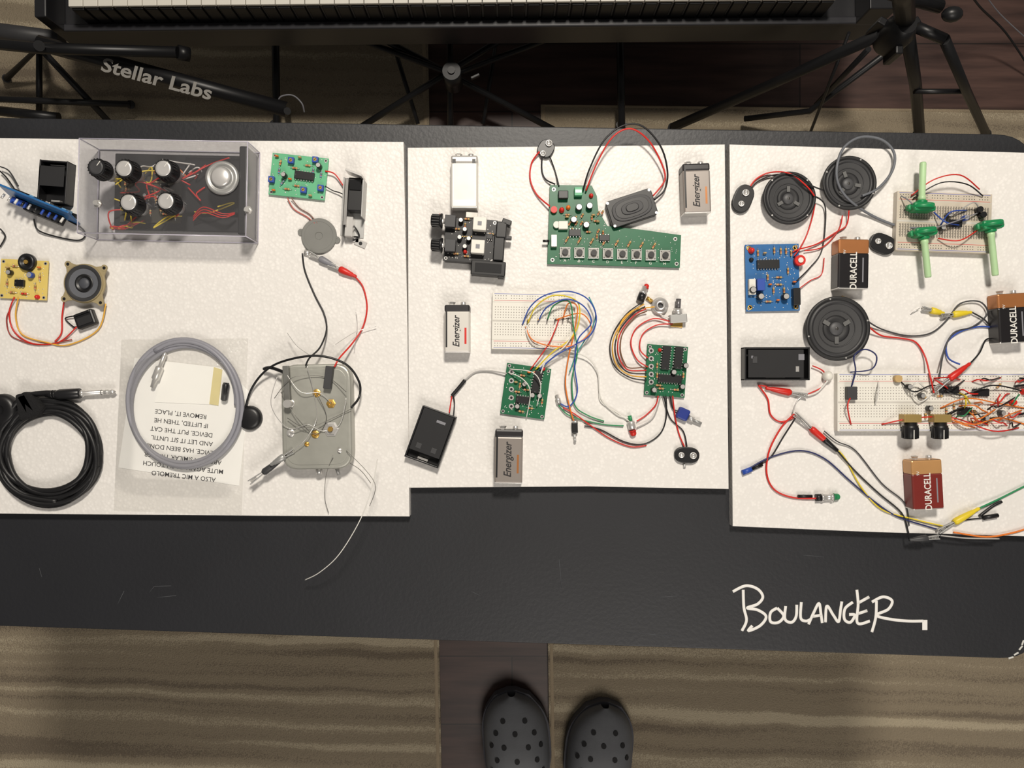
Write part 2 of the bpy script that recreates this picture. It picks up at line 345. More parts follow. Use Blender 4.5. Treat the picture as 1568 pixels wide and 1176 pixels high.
# ---------- round speakers
CONE=M('speaker_cone_grey',(64,64,65),.75,var=.15); RIM=M('speaker_rim_rubber',(30,30,31),.55)
def speaker(cx,cy,R,rot=0):
    b=B('round_speaker',cx,cy,rot,hc=14)
    b.lathe((0,0,0),[(R*.42,0),(R*.44,1),(R*.44,6),(R*.5,7),(R*.93,10),(R,11),(R,14),(R*.98,15),(R*.9,15),(R*.88,13.2)],RIM,seg=56,cap=False)
    b.lathe((0,0,0),[(R*.88,13.2),(R*.84,14.6),(R*.79,14.6),(R*.75,12.6)],M('speaker_surround',(44,44,46),.5),seg=56,cap=False)
    b.lathe((0,0,0),[(R*.75,12.6),(R*.72,12.2),(R*.40,6.8)],CONE,seg=56,cap=False)
    b.lathe((0,0,0),[(R*.58,10.4),(R*.565,10.6),(R*.55,9.6)],M('speaker_surround'),seg=56,cap=False)
    for i in range(3):
        a=math.radians(90+120*i); 
        b.box((math.cos(a)*R*.36,math.sin(a)*R*.36,8.2),(R*.22,R*.13,2.0),M('speaker_spoke_light',(96,96,95),.6),.4,rz=math.degrees(a))
    b.lathe((0,0,0),[(R*.42,6.4),(R*.42,7.6),(R*.36,8.6),(R*.28,8.8),(R*.24,7.6),(0,7.4)],M('speaker_hub',(36,36,38),.6),seg=36,cap=False)
    b.ell((0,0,7.6),(R*.22,R*.22,3.4),M('dust_cap',(74,74,76),.5),18)
    b.ell((0,0,10.6),(R*.06,R*.06,.8),M('glue_drop',(60,58,56),.3),8)
    b.box((R*.92,R*.22,3),(8,12,4),TAN,.3)
    for i in range(4):
        a=math.radians(45+90*i); b.cyl((math.cos(a)*R*.94,math.sin(a)*R*.94,15),1.4,.3,SIL,seg=8)
    b.done()
speaker(1209,303,40); speaker(1301,280,41,20); speaker(1283,503,49,60)

# ---------- left board
b=B('knob_synth_box',274,301,-1.2); CP=clear('clear_acrylic',(250,250,251),.02,.28,.04,haze=.03)
Hb=55; W,Ht=246,138; th=2
b.box((0,0,0.2),(W,Ht,1.5),clear('clear_acrylic_base',(250,250,251),.02,.3,.05,haze=.03))
for x,y,sx,sy in ((0,Ht/2-th/2,W,th),(0,-Ht/2+th/2,W,th),(-W/2+th/2,0,th,Ht-2*th),(W/2-th/2,0,th,Ht-2*th)): b.box((x,y,1.7),(sx,sy,Hb-3.7),CP,.4)
b.box((0,0,Hb-2),(W,Ht,2),CP,.5)
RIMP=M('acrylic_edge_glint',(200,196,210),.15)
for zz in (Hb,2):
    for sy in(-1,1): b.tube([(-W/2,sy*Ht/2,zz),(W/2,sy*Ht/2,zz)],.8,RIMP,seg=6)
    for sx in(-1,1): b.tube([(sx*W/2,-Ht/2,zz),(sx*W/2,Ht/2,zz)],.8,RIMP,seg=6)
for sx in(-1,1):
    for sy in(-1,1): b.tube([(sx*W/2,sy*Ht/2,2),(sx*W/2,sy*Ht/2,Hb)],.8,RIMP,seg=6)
b.box((12,4,2),(214,116,6),BLKM,1.5)
b.box((64,14,8),(96,84,10),BLK,2); b.box((W/2-9,0,2),(12,Ht-8,46),BLK,2)
b.box((-38,-8,8),(92,70,3),M('dark_olive_circuit_board',(56,54,44),.5))
for i in range(30): res(b,(random.uniform(-80,4),random.uniform(-38,24),11),random.choice((0,90)),7)
for i in range(10): ecap(b,(random.uniform(-80,4),random.uniform(-38,24),11),3,random.uniform(6,12),random.choice((BLU,BLK,DK)))
for i in range(5): chip(b,(-70+i*18,random.uniform(-20,10),11),14,9,90)
for i in range(24):
    mt=random.choice((RED,YEL,YEL,ORG,WW,RED,WW)); x=random.uniform(-85,30);y=random.uniform(-45,45)
    pts=[(x,y,14)]
    for j in range(4):
        x=max(-92,min(90,x+random.uniform(-28,34))); y=max(-55,min(55,y+random.uniform(-24,24))); pts.append((x,y,random.uniform(16,42)))
    b.tube(pts,1.1,mt,seg=6)
for i in range(3): b.tube([(30,-40+i*3,18),(50,-30+i*4,30),(80,-38+i*3,34),(95,-30+i,24)],.9,RED,seg=6)
def knob(c,r=15,h=20,cap=SIL,body=BLK):
    b.lathe(c,[(r*1.12,0),(r*1.12,2),(r,4),(r*.93,h-2),(r*.88,h)],body,seg=28)
    for i in range(20):
        a=2*math.pi*i/20; b.box((c[0]+math.cos(a)*r*.97,c[1]+math.sin(a)*r*.97,c[2]+3),(1.4,1.2,h-5),body,rz=math.degrees(a))
    b.lathe((c[0],c[1],c[2]+h),[(r*.78,0),(r*.76,1),(r*.55,.7),(0,.9)],cap,seg=28)
    b.box((c[0]+r*.3,c[1]+r*.4,c[2]+h+1),(1,r*.6,.4),WW,rz=-35)
    b.cyl((c[0],c[1],c[2]-14),5,14,SIL,seg=12); b.cyl((c[0],c[1],c[2]-22),10,10,STEEL,seg=20)
KC=M('knob_cap_silver',(214,212,210),.3,.45)
for px,py,cp in ((147,256,DK),(190,258,KC),(250,258,KC),(197,310,KC),(254,308,KC)):
    c=b.A(px,py,75); knob((c.x,c.y,Hb),13.5 if cp is DK else 14.5,20,cp)
c=b.A(338,271,62); b.lathe((c.x,c.y,Hb),[(24,0),(25,2),(23,4.5),(19,5),(18,3.5),(15,3.5),(14.5,7),(11,9),(0,9.6)],STEEL,seg=36)
b.lathe((c.x,c.y,Hb+7.2),[(14.2,0),(14,1),(11,2.6),(0,3.2)],KC,seg=30)
b.cyl((c.x,c.y,Hb-28),16,28,DK,seg=24)
for px,py in((150,312),(380,322)):
    c=b.A(px,py,56); b.cyl((c.x,c.y,Hb),6,3,SIL,seg=6); b.cyl((c.x,c.y,Hb),3.5,9,SIL,seg=14)
b.done()

b=B('battery_holder',85,280,-4,hc=14)
def holder(b,w,h,z=18,mat=BLK):
    b.box((0,0,0),(w,h,2.5),mat,.6)
    for sx in(-1,1): b.box((sx*(w/2-1.2),0,0),(2.4,h,z),mat,.6)
    for sy in(-1,1): b.box((0,sy*(h/2-1.2),0),(w,2.4,z*.92),mat,.6)
    b.box((0,h/2-5,3),(w*.5,1,9),SIL); b.box((0,-h/2+5,3),(w*.3,3,8),SIL)
holder(b,43,64,22)
b.box((-2,8,20.5),(38,30,1.5),BLKM,.4)
b.done()
b=B('blue_module_board',62,318,-22,hc=20); PB=M('pale_blue_part',(110,160,200),.4)
b.box((0,4,4),(112,3,40),PCBB,.5,rx=-16); b.box((6,-6,8),(60,14,12),BLK,1,rx=-10); b.box((-32,-5,10),(24,10,14),BLU,1)
for i in range(10): b.cyl((-48+i*10.5,-1,34),1.8,8,random.choice((SIL,BLU,BLK,WW)),(0,-1,.35),seg=10)
for i in range(7): b.box((-40+i*13,9,10),(7,7,18),random.choice((PB,BLK,SIL)),.6)
b.box((0,4,0),(90,14,4.5),BLK,.5)
b.wire([(0,350,8),(8,362,4),(0,378,3)],BLK); b.wire([(52,335,10),(58,352,6),(85,362,3),(118,368,3),(130,362,3),(126,350,6),(105,338,8)],BLK,1.2)
b.wire([(0,255,10),(14,262,12),(28,285,18)],DK); b.wire([(0,262,8),(10,272,10),(24,292,14)],BLK)
b.done()

b=B('light_green_synth_board',457,270,-6,hc=6); zt=board(b,86,64,PCBL)
def at(px,py): return Vector((*b.A(px,py,zt)[:2],zt))
chip(b,at(467,270),30,12,-2)
for px,py in((417,276),(484,246),(447,247),(492,289),(466,292)): trim(b,at(px,py))
for px,py,a in((430,250,80),(440,290,0),(452,258,0),(428,262,90),(480,262,90),(492,268,90),(455,285,0),(472,254,0),(433,280,60)): res(b,at(px,py),a,8,random.choice((TAN,M('resistor_blue',(110,160,190),.4))))
for px,py in((425,240),(460,242),(476,300),(445,275),(420,292)): cer(b,at(px,py),random.choice((ORG,TAN)))
for px,py in((437,270),(490,256)): ecap(b,at(px,py),4,12,BLK)
solder(b,50,80,58,zt)
b.wire([(498,262,8),(512,266,8),(524,282,6),(532,294,10)],RED); b.wire([(498,285,7),(510,292,5),(520,295,7),(530,300,10)],BLK,.9)
b.wire([(440,303,7),(450,320,3),(470,332,3),(482,342,3)],M('dusty_red_wire',(190,90,80),.5),.9); b.wire([(446,303,7),(458,318,3),(474,328,3),(486,342,3)],M('dusty_brown_wire',(130,100,90),.5),.9)
b.done()
b=B('piezo_disc',488,361,-8,hc=4); PZ=M('piezo_grey',(122,122,118),.7)
b.lathe((0,0,0),[(26,0),(27,.6),(27,3.4),(26,4),(22,4),(21.6,3.6),(6,3.6),(5.4,2.6),(0,2.6)],PZ,seg=48,smooth=False)
for sg in(-1,1): b.lathe((sg*28,sg*-2,0),[(5,0),(5,3),(2,3),(2,2.5)],PZ,seg=16,smooth=False)
b.done()
b=B('metal_battery_bracket',541,318,-3,hc=20)
b.box((0,0,0),(28,84,2),STEEL,.4); b.box((-15,0,0),(2,88,26),STEEL,.4); b.box((14,14,0),(2,56,26),STEEL,.4)
b.box((2,20,2),(22,50,20),BLK,1.5); b.box((2,34,21),(18,16,5),BLK,1,rx=15); b.box((2,48,14),(26,3,26),SIL,.4,rz=-18); b.box((-11,8,22),(5,70,1.4),SIL,.3,ry=-25)
b.box((-4,-44,0),(22,10,2),SIL,.4); b.box((10,-50,0),(18,10,2),SIL,.4,rz=-20); b.cyl((10,-50,2),2.8,.4,BLK,seg=12); b.box((-6,-28,2),(12,30,16),SIL,1)
b.wire([(536,340,8),(545,350,8),(550,362,4),(540,368,3)],BLK,1.2)
b.done()

b=B('alligator_clip_lead',512,450)
gator(b,(474,388),(514,408),GRY,6); gator(b,(503,404),(546,424),RED,6)
c=b.A(466,386,4); b.cyl((c.x,c.y,1),5,8,SIL,(1,-.3,0),seg=12)
b.wire([(463,388,5),(467,415,3),(482,452,3),(496,480,4),(500,505,10),(490,532,24),(474,548,34),(468,560,34)],BLK,1.3)
b.wire([(544,424,5),(556,440,3),(562,470,3),(556,500,3),(540,525,12),(520,548,30),(512,562,34)],RED,1.3)
b.wire([(440,510,22),(455,530,30),(476,545,36)],SIL,.45); b.wire([(576,500,6),(545,508,12),(510,530,34)],SIL,.45)
b.wire([(545,478,6),(547,500,6),(542,535,10)],SIL,.4)
b.done()

b=B('yellow_synth_board',36,428,-3,hc=6); zt=board(b,72,60,PCBY)
b.lathe(at(44,402),[(13,0),(13,6),(11,8),(8,8),(7,5),(0,5)],BLK,seg=24); b.cyl(at(44,402)+Vector((0,0,5)),3,3,BRS)
chip(b,at(32,434),14,10); ecap(b,at(50,422),4.5,9,BLU); ecap(b,at(18,418),4,9,BLK)
for px,py,a in((12,434,90),(20,448,0),(55,440,90),(62,425,90),(38,450,0),(24,408,0)): res(b,at(px,py),a,8,RED if px==38 else TAN)
cer(b,at(14,410)); cer(b,at(62,410),ORG); led(b,at(58,455),RED,3,6); solder(b,40,64,52,zt)
b.wire([(22,455,7),(14,480,3),(22,508,3),(50,526,3),(90,524,3),(118,500,5)],RED); b.wire([(28,456,7),(24,485,3),(34,512,3),(70,524,3),(105,528,3),(150,505,3),(162,465,6)],M('amber_wire',(225,170,60),.45))
b.wire([(98,462,6),(95,485,3),(94,510,3),(84,523,3)],RED); b.wire([(20,458,7),(16,472,3),(10,488,3),(14,510,3),(28,520,3),(60,528,3),(110,520,3)],M('dark_red_wire',(150,50,40),.5),.9)
b.wire([(112,484,6),(100,488,4),(112,500,4),(118,500,5)],BLK)
b.done()
b=B('small_square_speaker',129,434,-6,hc=14); FR=M('speaker_frame_tan',(160,146,112),.5,.15)
oc=[]
for i in range(64):
    t=2*math.pi*i/64; e=max(0,math.cos(4*t-math.pi))**3; r=31.5+11*e; oc.append((r*math.cos(t),r*math.sin(t)*.95))
b.prism(oc,11,14,FR,.6); b.cyl((0,0,0),15,11,STEEL,seg=24)
for sx in(-1,1):
    for sy in(-1,1): b.cyl((sx*27.6,sy*26.4,13),5,1.4,FR,seg=16); b.cyl((sx*27.6,sy*26.4,14.4),2.4,.2,BLK,seg=12)
b.lathe((0,0,14),[(29,0),(29,2.0),(27.8,3)],FR,seg=40,cap=False); b.lathe((0,0,14),[(27.8,3),(25,3.4),(22,2.2)],M('foam_surround_dark',(46,46,48),.6),seg=40,cap=False)
b.lathe((0,0,14),[(22,2.2),(17,1.4),(12,.4)],M('speaker_paper_grey',(92,94,100),.75),seg=40,cap=False)
b.lathe((0,0,14),[(14,.9),(13,1.8),(11,1.6),(10,.4),(0,.4)],BLK,seg=28,cap=False); b.ell((0,0,14.2),(8.5,8.5,3),M('dust_cap_dark',(70,72,78),.5),16); b.done()
b=B('battery_snap_connector',132,489,20,hc=6); b.box((0,0,0),(30,24,12),BLK,2.5); b.box((0,-2,12),(22,12,1),BLKM,.4); b.box((0,9,12),(24,3,2),BLK,.5); b.done()

# coiled black instrument cable
b=B('instrument_cable',80,692); CB=M('black_cable_jacket',(20,20,22),.45)
pts=[]
for i in range(9*24):
    a=2*math.pi*i/24; lp=i/24; rr=71+8*math.sin(lp*2.1+.4)+2.5*math.sin(a*2+lp*3)
    c=b.A(80,692,0); pts.append((c.x+1.0*rr*math.cos(a)+2*math.sin(lp*5),c.y+rr*math.sin(a)*.98+3*math.cos(lp*4),5+3.5*(math.sin(lp*1.7)+1)+1.5*math.sin(3*a+lp)))
b.tube(pts,4.0,CB,seg=8,sub=2)
b.tube([b.A(x,y,h) for x,y,h in((88,768,12),(30,756,14),(0,720,12),(2,660,12),(30,612,12),(66,602,10),(92,603,9))],4.0,CB)
VEL=M('velcro_black',(18,18,20),.95,bump=1,bscale=700)
for a in (0,20,-20): b.box((-25+a*.3,72+a*.1,2),(18,40,22),VEL,4,rz=30+a)
c=b.A(92,604,9); b.lathe((c.x,c.y,9),[(3,-22),(5,-12),(7,-4),(8,0),(8,30),(6,32)],M('jack_sleeve_black',(30,30,32),.3),(1,.05,0),seg=20)
for q in (-12,-8,-4): b.lathe((c.x+q,c.y,9),[(6.6,0),(6.9,1),(6.6,2)],BLK,(1,.05,0),seg=16)
b.lathe((c.x+32,c.y+1.6,9),[(5.5,0),(5.5,4),(4,4.5),(4,34),(3.4,35),(3.4,36),(4,37),(4,41),(2.6,43),(4,47),(3,50),(0,53)],SIL,(1,.05,0),seg=20)
b.cyl((c.x+63,c.y+3.1,9),4.1,1.2,BLK,(1,.05,0),seg=16)
c=b.A(2,628,10); b.lathe((c.x,c.y,0),[(24,0),(25,3),(24,14),(18,17),(8,17),(7,15),(0,15)],BLK,seg=28)
b.done()

# bagged grey cable with note
b=B('bagged_patch_cable',280,640,-2); BAG=clear('clear_poly_bag',(251,251,250),.02,.30,.18,haze=.05,bump=.6)
t=bmesh.new(); nx,ny=26,34; vs=[]
q=[b.A(x,y,1) for x,y in((186,520),(380,518),(370,790),(174,782))]
for j in range(ny+1):
    row=[]
    for i in range(nx+1):
        u,v=i/nx,j/ny; p=(q[0]*(1-u)+q[1]*u)*(1-v)+(q[3]*(1-u)+q[2]*u)*v
        z=13.0*(min(1,6*min(u,1-u)))*(min(1,7*min(v,1-v)))*(1 if v<.78 else max(.12,1-(v-.78)*8))+random.uniform(0,.5)+.8
        row.append(t.verts.new((p.x,p.y,z)))
    vs.append(row)
for j in range(ny):
    for i in range(nx): t.faces.new((vs[j][i],vs[j+1][i],vs[j+1][i+1],vs[j][i+1]))
b.merge(t,BAG,None,True)
PAP=M('note_paper',(246,245,242),.8,var=.02)
b.prism([b.A(x,y,1)[:2] for x,y in((206,548),(348,566),(382,600),(366,744),(181,716))],.3,.8,PAP)
b.prism([b.A(x,y,3)[:2] for x,y in((252,553),(338,563),(334,620),(236,616),(246,580))],1.0,1.6,M('small_note_paper',(250,249,245),.8,var=.02))
b.prism([b.A(x,y,3)[:2] for x,y in((327,562),(340,566),(334,621),(320,619))],1.6,2.0,M('sticky_note_yellow',(222,208,150),.8))
note=["ALSO A MIC TREMOLO","MUTE AGAIN. EACH TOUCH","ABOUT A SIMILAR TRIGGER","DEVICE. HAS BEEN DONE","AND LET IT SIT UNTIL","DEVICE. PUT THE CAT","IF LIFTED, THEN HE","REMOVE IT, PLACE"]
for i,l in enumerate(note):
    c=b.A(281-i*.6,729-i*13.6,1); b.text(l,9.6,(c.x,c.y,.95),175.5,INK,sx=1.0,bold=.02)
GC=M('grey_cable_jacket',(140,140,148),.45); pts=[]
radii=[80,88,84,91,86]
for i in range(4*32+12):
    a=2*math.pi*i/32; lp=i/32; i0=int(lp); fr=lp-i0; fr=fr*fr*(3-2*fr); R0=radii[i0]*(1-fr)+radii[min(i0+1,4)]*fr
    c=b.A(283,618,6); rr=R0+1.5*math.sin(2*a+lp)
    pts.append((c.x+rr*math.cos(a)*.97,c.y+rr*math.sin(a)*1.08,4.5+1.3*lp+.8*math.sin(3*a)))
b.tube(pts,3.4,GC,seg=8,sub=2)
c=b.A(238,580,8); b.lathe((c.x,c.y,8),[(3,-14),(4,-2),(6,0),(6,18),(4.5,20),(3.2,20),(3.2,38),(2,42),(0,44)],SIL,(.35,1,0),seg=16)
c=b.A(346,590,8); b.lathe((c.x,c.y,8),[(3,-24),(5,-22),(5.5,0),(4,4)],BLK,(.1,1,0),seg=16)
b.done()
b=B('black_rubber_foot',384,640,0); b.lathe((0,0,0),[(18,0),(19,2),(17,8),(12,10),(0,10)],BLK,seg=28); b.done()

# tin box instrument
b=B('tin_box_instrument',485,638,1,hc=28); TIN=M('tin_metal',(172,172,164),.4,.45,var=.25,scale=30,bump=.2,bscale=60)
o=rc([(-51,-77),(51,-77),(51,77),(-51,77)],[24]*4); b.prism(o,0,26,TIN,1)
b.prism([(x*1.025,y*1.02) for x,y in o],14,30,TIN,3.5)
b.prism([(x*.9,y*.93) for x,y in o],30,30.8,TIN,.5)
def pt(px,py,h=30): 
    v=b.A(px,py,h); return Vector((v.x,v.y,h))
for px,py,r,mm in((507,657,10,SIL),(507,618,6,BRS),(485,602,5,BRS),(483,665,5,BRS),(445,663,5,SIL),(445,618,5,SIL),(470,680,3,BRS),(520,690,3,SIL)):
    v=pt(px,py,31); b.lathe(v,[(r*1.2,0),(r*1.2,1),(r*.9,1.5),(r*.9,3),(r*.45,3.4),(r*.4,1.5),(0,1.5)],mm,seg=6 if r>5 else 16,smooth=False)
v=pt(441,590,31); b.box(v,(9,58,9),M('dull_steel_post',(120,120,116),.45,.4),1,rz=2); v=pt(505,578,31); b.box(v,(11,34,12),DK,1,rz=-8); v=pt(444,618,31); b.cyl(v,6,16,SIL,seg=16)
v=pt(507,657,31); b.cyl((v.x,v.y,31),3.5,8,BRS,seg=12)
b.cyl((-2,-78,12),5,10,SIL,(0,-1,0),seg=12); b.cyl((24,-76,12),3,14,STEEL,(.3,-1,0),seg=12)
STR=M('dark_steel_string',(120,118,114),.35,.7)
for ii,p in enumerate(([(437,570),(460,600),(490,602),(507,618)],[(430,600),(455,640),(483,665),(500,640),(485,602)],[(445,663),(470,650),(495,660),(520,650),(530,610)],[(420,610),(445,580),(475,575),(505,580),(530,600)],[(450,690),(470,670),(485,640),(480,600),(470,560)],[(440,640),(470,655),(510,640),(540,625)],[(425,575),(415,620),(440,655),(470,650)])):
    b.wire([(x,y,36+4*random.random()+6*math.sin(i*1.8)) for i,(x,y) in enumerate(p)],STR if ii%2 else SIL,.5)
b.wire([(372,640,4),(385,596,8),(410,565,22),(445,550,34),(490,545,36),(530,558,30),(550,585,20),(550,608,20),(538,624,34)],BLK,1.8)
b.wire([(404,565,12),(415,563,20),(440,572,32)],BLK,2.6)
b.wire([(517,690,34),(530,705,24),(552,720,20),(568,740,20)],STR,.45)
b.wire([(510,700,34),(500,725,26),(497,760,14),(503,785,6)],STR,.45)
b.wire([(578,703,40),(570,745,46),(552,795,50),(520,848,44),(490,876,30),(467,888,10)],WW,.75)
b.wire([(530,690,34),(560,720,42),(575,745,48),(566,775,50)],STR,.45)
gator(b,(382,739),(436,700),DK,22); gator(b,(450,690),(414,712),STEEL,32)
b.done()

# ---------- middle board
b=B('dual_knob_module',720,368,-4,hc=20)
zt=board(b,78,66,PCBK,z=16)
def at4(px,py): return Vector((*b.A(px,py,zt+4)[:2],zt))
b.box((-6,-4,0),(64,58,16),BLK,1.5)
for px,py in((735,344),(732,379)):
    b.box(at4(px,py),(20,20,14),WHT,1); v=at4(px,py); b.box((v.x,v.y,zt+14),(6,6,.6),GRY)
for px,py in((690,340),(690,377)):
    v=at4(px,py); b.box(v,(16,18,13),DK,.6); b.cyl((v.x-8,v.y,zt+7),4,8,SIL,(-1,0,0),seg=14)
    b.lathe((v.x-12,v.y,zt+7),[(11,0),(11.5,2),(9.5,5),(8.8,16),(7.5,17),(0,17)],BLK,(-1,0,0),seg=22)
    for i in range(14):
        a=2*math.pi*i/14; b.box((v.x-21,v.y+math.cos(a)*9.2,zt+7+math.sin(a)*9.2),(13,1.2,1.2),BLK,ctr=True)
for px,py in((706,338),(712,352),(704,364),(712,378),(718,366)): ecap(b,at4(px,py),3.6,10,random.choice((BLK,DK)))
for px,py,a in((700,350,0),(712,345,90),(698,388,0),(714,392,0),(752,358,0),(715,335,0)): res(b,at4(px,py),a,8)
led(b,at4(668,330)+Vector((6,0,0)),RED,3,9); led(b,at4(712,385),RED,2.6,7); chip(b,at4(750,362),9,8); solder(b,60,72,60,zt)
for i in range(6): b.cyl(at4(705+i*3.4,362),.8,4,BRS,seg=6)
b.box((46,18,8),(16,24,20),BLK,1.5); b.box((53,30,8),(14,8,20),BLK,1,rz=-15); b.box((56,8,10),(12,5,12),DK,1)
b.box((44,-8,2),(16,40,24),BLK,1.5)
b.box((30,-40,0),(52,22,22),BLK,1.5); b.box((30,-40,21),(40,14,1.4),BLKM,.6); b.box((50,-44,2),(10,18,18),BLK,1); b.box((0,38,16),(18,8,6),WHT,.8)
b.done()

RR=M('rail_red',(200,70,70),.5); RB=M('rail_blue',(70,90,180),.5); HOLE=M('breadboard_hole',(140,136,130),.8); HOLED=M('contact_hole_dark',(80,78,74),.8)
def breadboard(b,w,h,mat,T=13,pitch=4.0,hole=HOLE):
    b.box((0,0,0),(w,h,T),mat,.8)
    b.box((0,0,T),(w-2,2.6,.12),M('bb_groove',(196,192,184),.6))
    n=int((w-8)/pitch)
    def row(y,skip=False):
        for i in range(n):
            if skip and i%6==5: continue
            b.box((-w/2+5+i*pitch,y,T),(1.3,1.3,.1),hole)
    for sg in(-1,1):
        for r in range(5): row(sg*(5+r*pitch))
        y=sg*(h/2-9); row(y,True); row(y+sg*pitch,True)
        b.box((0,y-sg*3.2,T),(w-6,.6,.12),RR); b.box((0,y+sg*(pitch+2.8),T),(w-6,.6,.12),RB)
        b.box((0,y-sg*5.6,T),(w-1,.7,.1),M('bb_groove'))
b=B('solderless_breadboard',817,492,-1,hc=13); breadboard(b,126,86,WHT); b.done()

b=B('green_synth_board_with_jumpers',805,599,-8,hc=6); zt=board(b,68,78,PCBG)
chip(b,at(822,585),34,12,86); chip(b,at(800,612),20,11,0)
for i in range(5):
    b.cyl(at(783,570+i*13),4,1.2,SIL,seg=14); b.cyl(at(783,570+i*13)+Vector((0,0,1.2)),2,.3,BLK,seg=10)
for px,py,a in((800,575,0),(796,590,90),(806,597,0),(792,600,0),(812,625,0),(798,630,0),(830,615,90),(820,570,0)): res(b,at(px,py),a,8)
for px,py in((803,588),(815,605),(826,606),(792,622)): ecap(b,at(px,py),4,9,BLK)
cer(b,at(790,585)); cer(b,at(810,570),ORG); led(b,at(832,565),RED,2.6,6); solder(b,80,60,70,zt)
b.wire([(800,497,15),(812,470,28),(835,452,34),(870,446,34),(900,458,30),(913,485,22),(905,512,18),(880,528,18),(850,545,18),(826,566,10)],BLU,1.1)
b.wire([(808,495,15),(822,468,30),(850,452,36),(884,462,30),(886,495,24),(872,520,20),(845,540,18),(820,566,10)],YEL,1.1)
b.wire([(824,492,15),(838,470,30),(868,458,34),(895,470,30),(905,495,24),(885,520,22),(880,560,14),(884,600,8),(872,622,6),(858,618,4)],BLU,1.1)
b.wire([(838,490,15),(848,468,28),(872,462,30),(878,500,24),(884,540,16),(876,580,10),(880,620,6),(900,636,5),(925,645,4)],GRN,1.1)
b.wire([(862,488,15),(870,465,26),(884,470,28),(880,505,22),(870,550,14),(866,590,8),(874,630,6),(880,648,6)],ORG,1.1)
b.wire([(805,500,15),(815,520,18),(845,530,20),(880,528,18),(905,505,18),(890,480,24),(850,490,15)],ORG,1.0)
b.wire([(856,488,15),(850,505,22),(838,530,18),(812,566,10)],RED,1.0)
b.wire([(868,489,15),(880,500,20),(865,530,20),(838,550,16),(828,572,10)],WW,1.1)
b.wire([(810,495,15),(806,508,18),(818,528,18),(850,534,16),(895,545,10),(915,570,6),(920,610,4),(945,635,4),(962,640,4)],WW,1.0)
b.wire([(902,455,15),(912,480,16),(905,505,14),(884,540,10),(872,570,8)],M('teal_wire',(60,150,150),.45),1.0)
b.wire([(855,620,4),(868,634,5),(888,642,4),(925,650,3),(955,652,4)],GRN,1.1); b.wire([(862,624,4),(880,634,5),(905,652,4),(935,672,3),(966,684,3),(990,682,3)],RED,1.1)
for x,y in ((808,490),(824,490),(838,490),(850,490),(862,490),(870,488)):
    v=b.A(x,y,16); b.box((v.x,v.y,12),(2,2,12),BLK if x%4 else BRS,.3)
SG=M('silver_grey_wire',(170,168,165),.45)
b.wire([(776,572,8),(750,568,4),(728,570,3),(712,582,4)],SG,1.3)
b.wire([(712,582,4),(704,592,4),(692,606,5)],BLK,3.0); b.wire([(692,606,5),(690,618,6),(688,632,14)],RED,1.1); b.wire([(694,606,5),(696,618,6),(694,640,14)],BLK,1.1)
b.wire([(778,570,8),(800,580,20),(812,600,22),(806,640,6)],WW,.8); b.wire([(780,565,8),(815,570,22),(828,590,20),(822,622,10)],WW,.8)
v=b.A(856,618,5); b.lathe((v.x,v.y,4),[(4,0),(4,8),(2.5,9),(2.5,14)],SIL,(-.4,1,0),seg=12)
v=b.A(880,655,6); b.box((v.x,v.y,0),(9,16,10),BLK,1,rz=10); b.cyl((v.x+1,v.y-8,5),2,14,SIL,(.2,-1,0),seg=10); b.cyl((v.x,v.y+6,5),4.5,5,SIL,(-.2,1,0),seg=6)
b.done()
b=B('battery_holder',659,669,-20,hc=16); holder(b,54,82,18); b.box((0,6,16.5),(48,66,2),BLKM,.5)
for sg in(-1,1): b.box((sg*12,-18,18.5),(8,8,.5),DK,.2)
b.box((8,26,18.3),(14,4,.6),GRY); b.done()

b=B('button_keyboard_synth_board',940,346,0,hc=6)
out=[(842,283),(906,284),(914,300),(916,322),(930,346),(985,352),(1043,360),(1041,410),(838,404)]
b.prism([b.A(x,y,6)[:2] for x,y in out],3.5,6,PCBG,.3)
for x,y in((848,290),(1036,404),(846,398),(1034,366)):
    v=b.A(x,y,6); b.cyl((v.x,v.y,0),2,3.5,SIL,seg=10); b.cyl((v.x,v.y,6),3,.3,SIL,seg=14); b.cyl((v.x,v.y,6.3),1.8,.1,BLK,seg=12)
zt=6
for i in range(8):
    v=at(865+i*21.8,387+i*.7); b.box(v,(16,16,5),SIL,.6); b.box((v.x,v.y,zt+5),(14,14,.5),M('switch_face',(160,158,152),.4)); b.cyl((v.x,v.y,zt+5.5),4.6,4,BLK,seg=18)
    for sx in(-1,1):
        for sy in(-1,1): b.cyl((v.x+sx*6,v.y+sy*6,zt+5.4),.9,.5,BLK,seg=6)
    res(b,at(868+i*19,367+i*1.4),60,10); b.text('ABCDEFGH'[i],6,(v.x,v.y-12,zt+.1),0,WW)
v=at(862,300); b.box(v,(15,12,10),BLK,1); v=at(885,295); b.box(v,(12,13,9),PCBL,.8); b.box((v.x,v.y,zt+9),(9,4,.4),SIL)
for px,py in((886,319),(902,317),(897,346),(878,338)): ecap(b,at(px,py),5,10,random.choice((BLK,DK)))
for px,py in((848,322),(852,345)): b.cyl(at(px,py),5,6,RED if py<330 else WHT,seg=16)
led(b,at(860,322),RED,3.6,9); led(b,at(905,300),RED,3,7); led(b,at(870,318),ORG,3,7)
b.box(at(862,346),(14,12,8),WHT,.6); b.box(at(848,370),(9,18,9),SIL,.6); v=at(841,370); b.cyl((v.x,v.y,zt+5),2,10,BLK,(-1,0,0),seg=10)
chip(b,at(925,365),16,9); chip(b,at(880,357),18,10,0)
for i in range(16): res(b,at(random.uniform(868,925),random.uniform(325,366)),random.choice((0,90,60)),7)
for px,py in((915,340),(908,330),(868,333)): cer(b,at(px,py))
solder(b,10,60,20,zt)
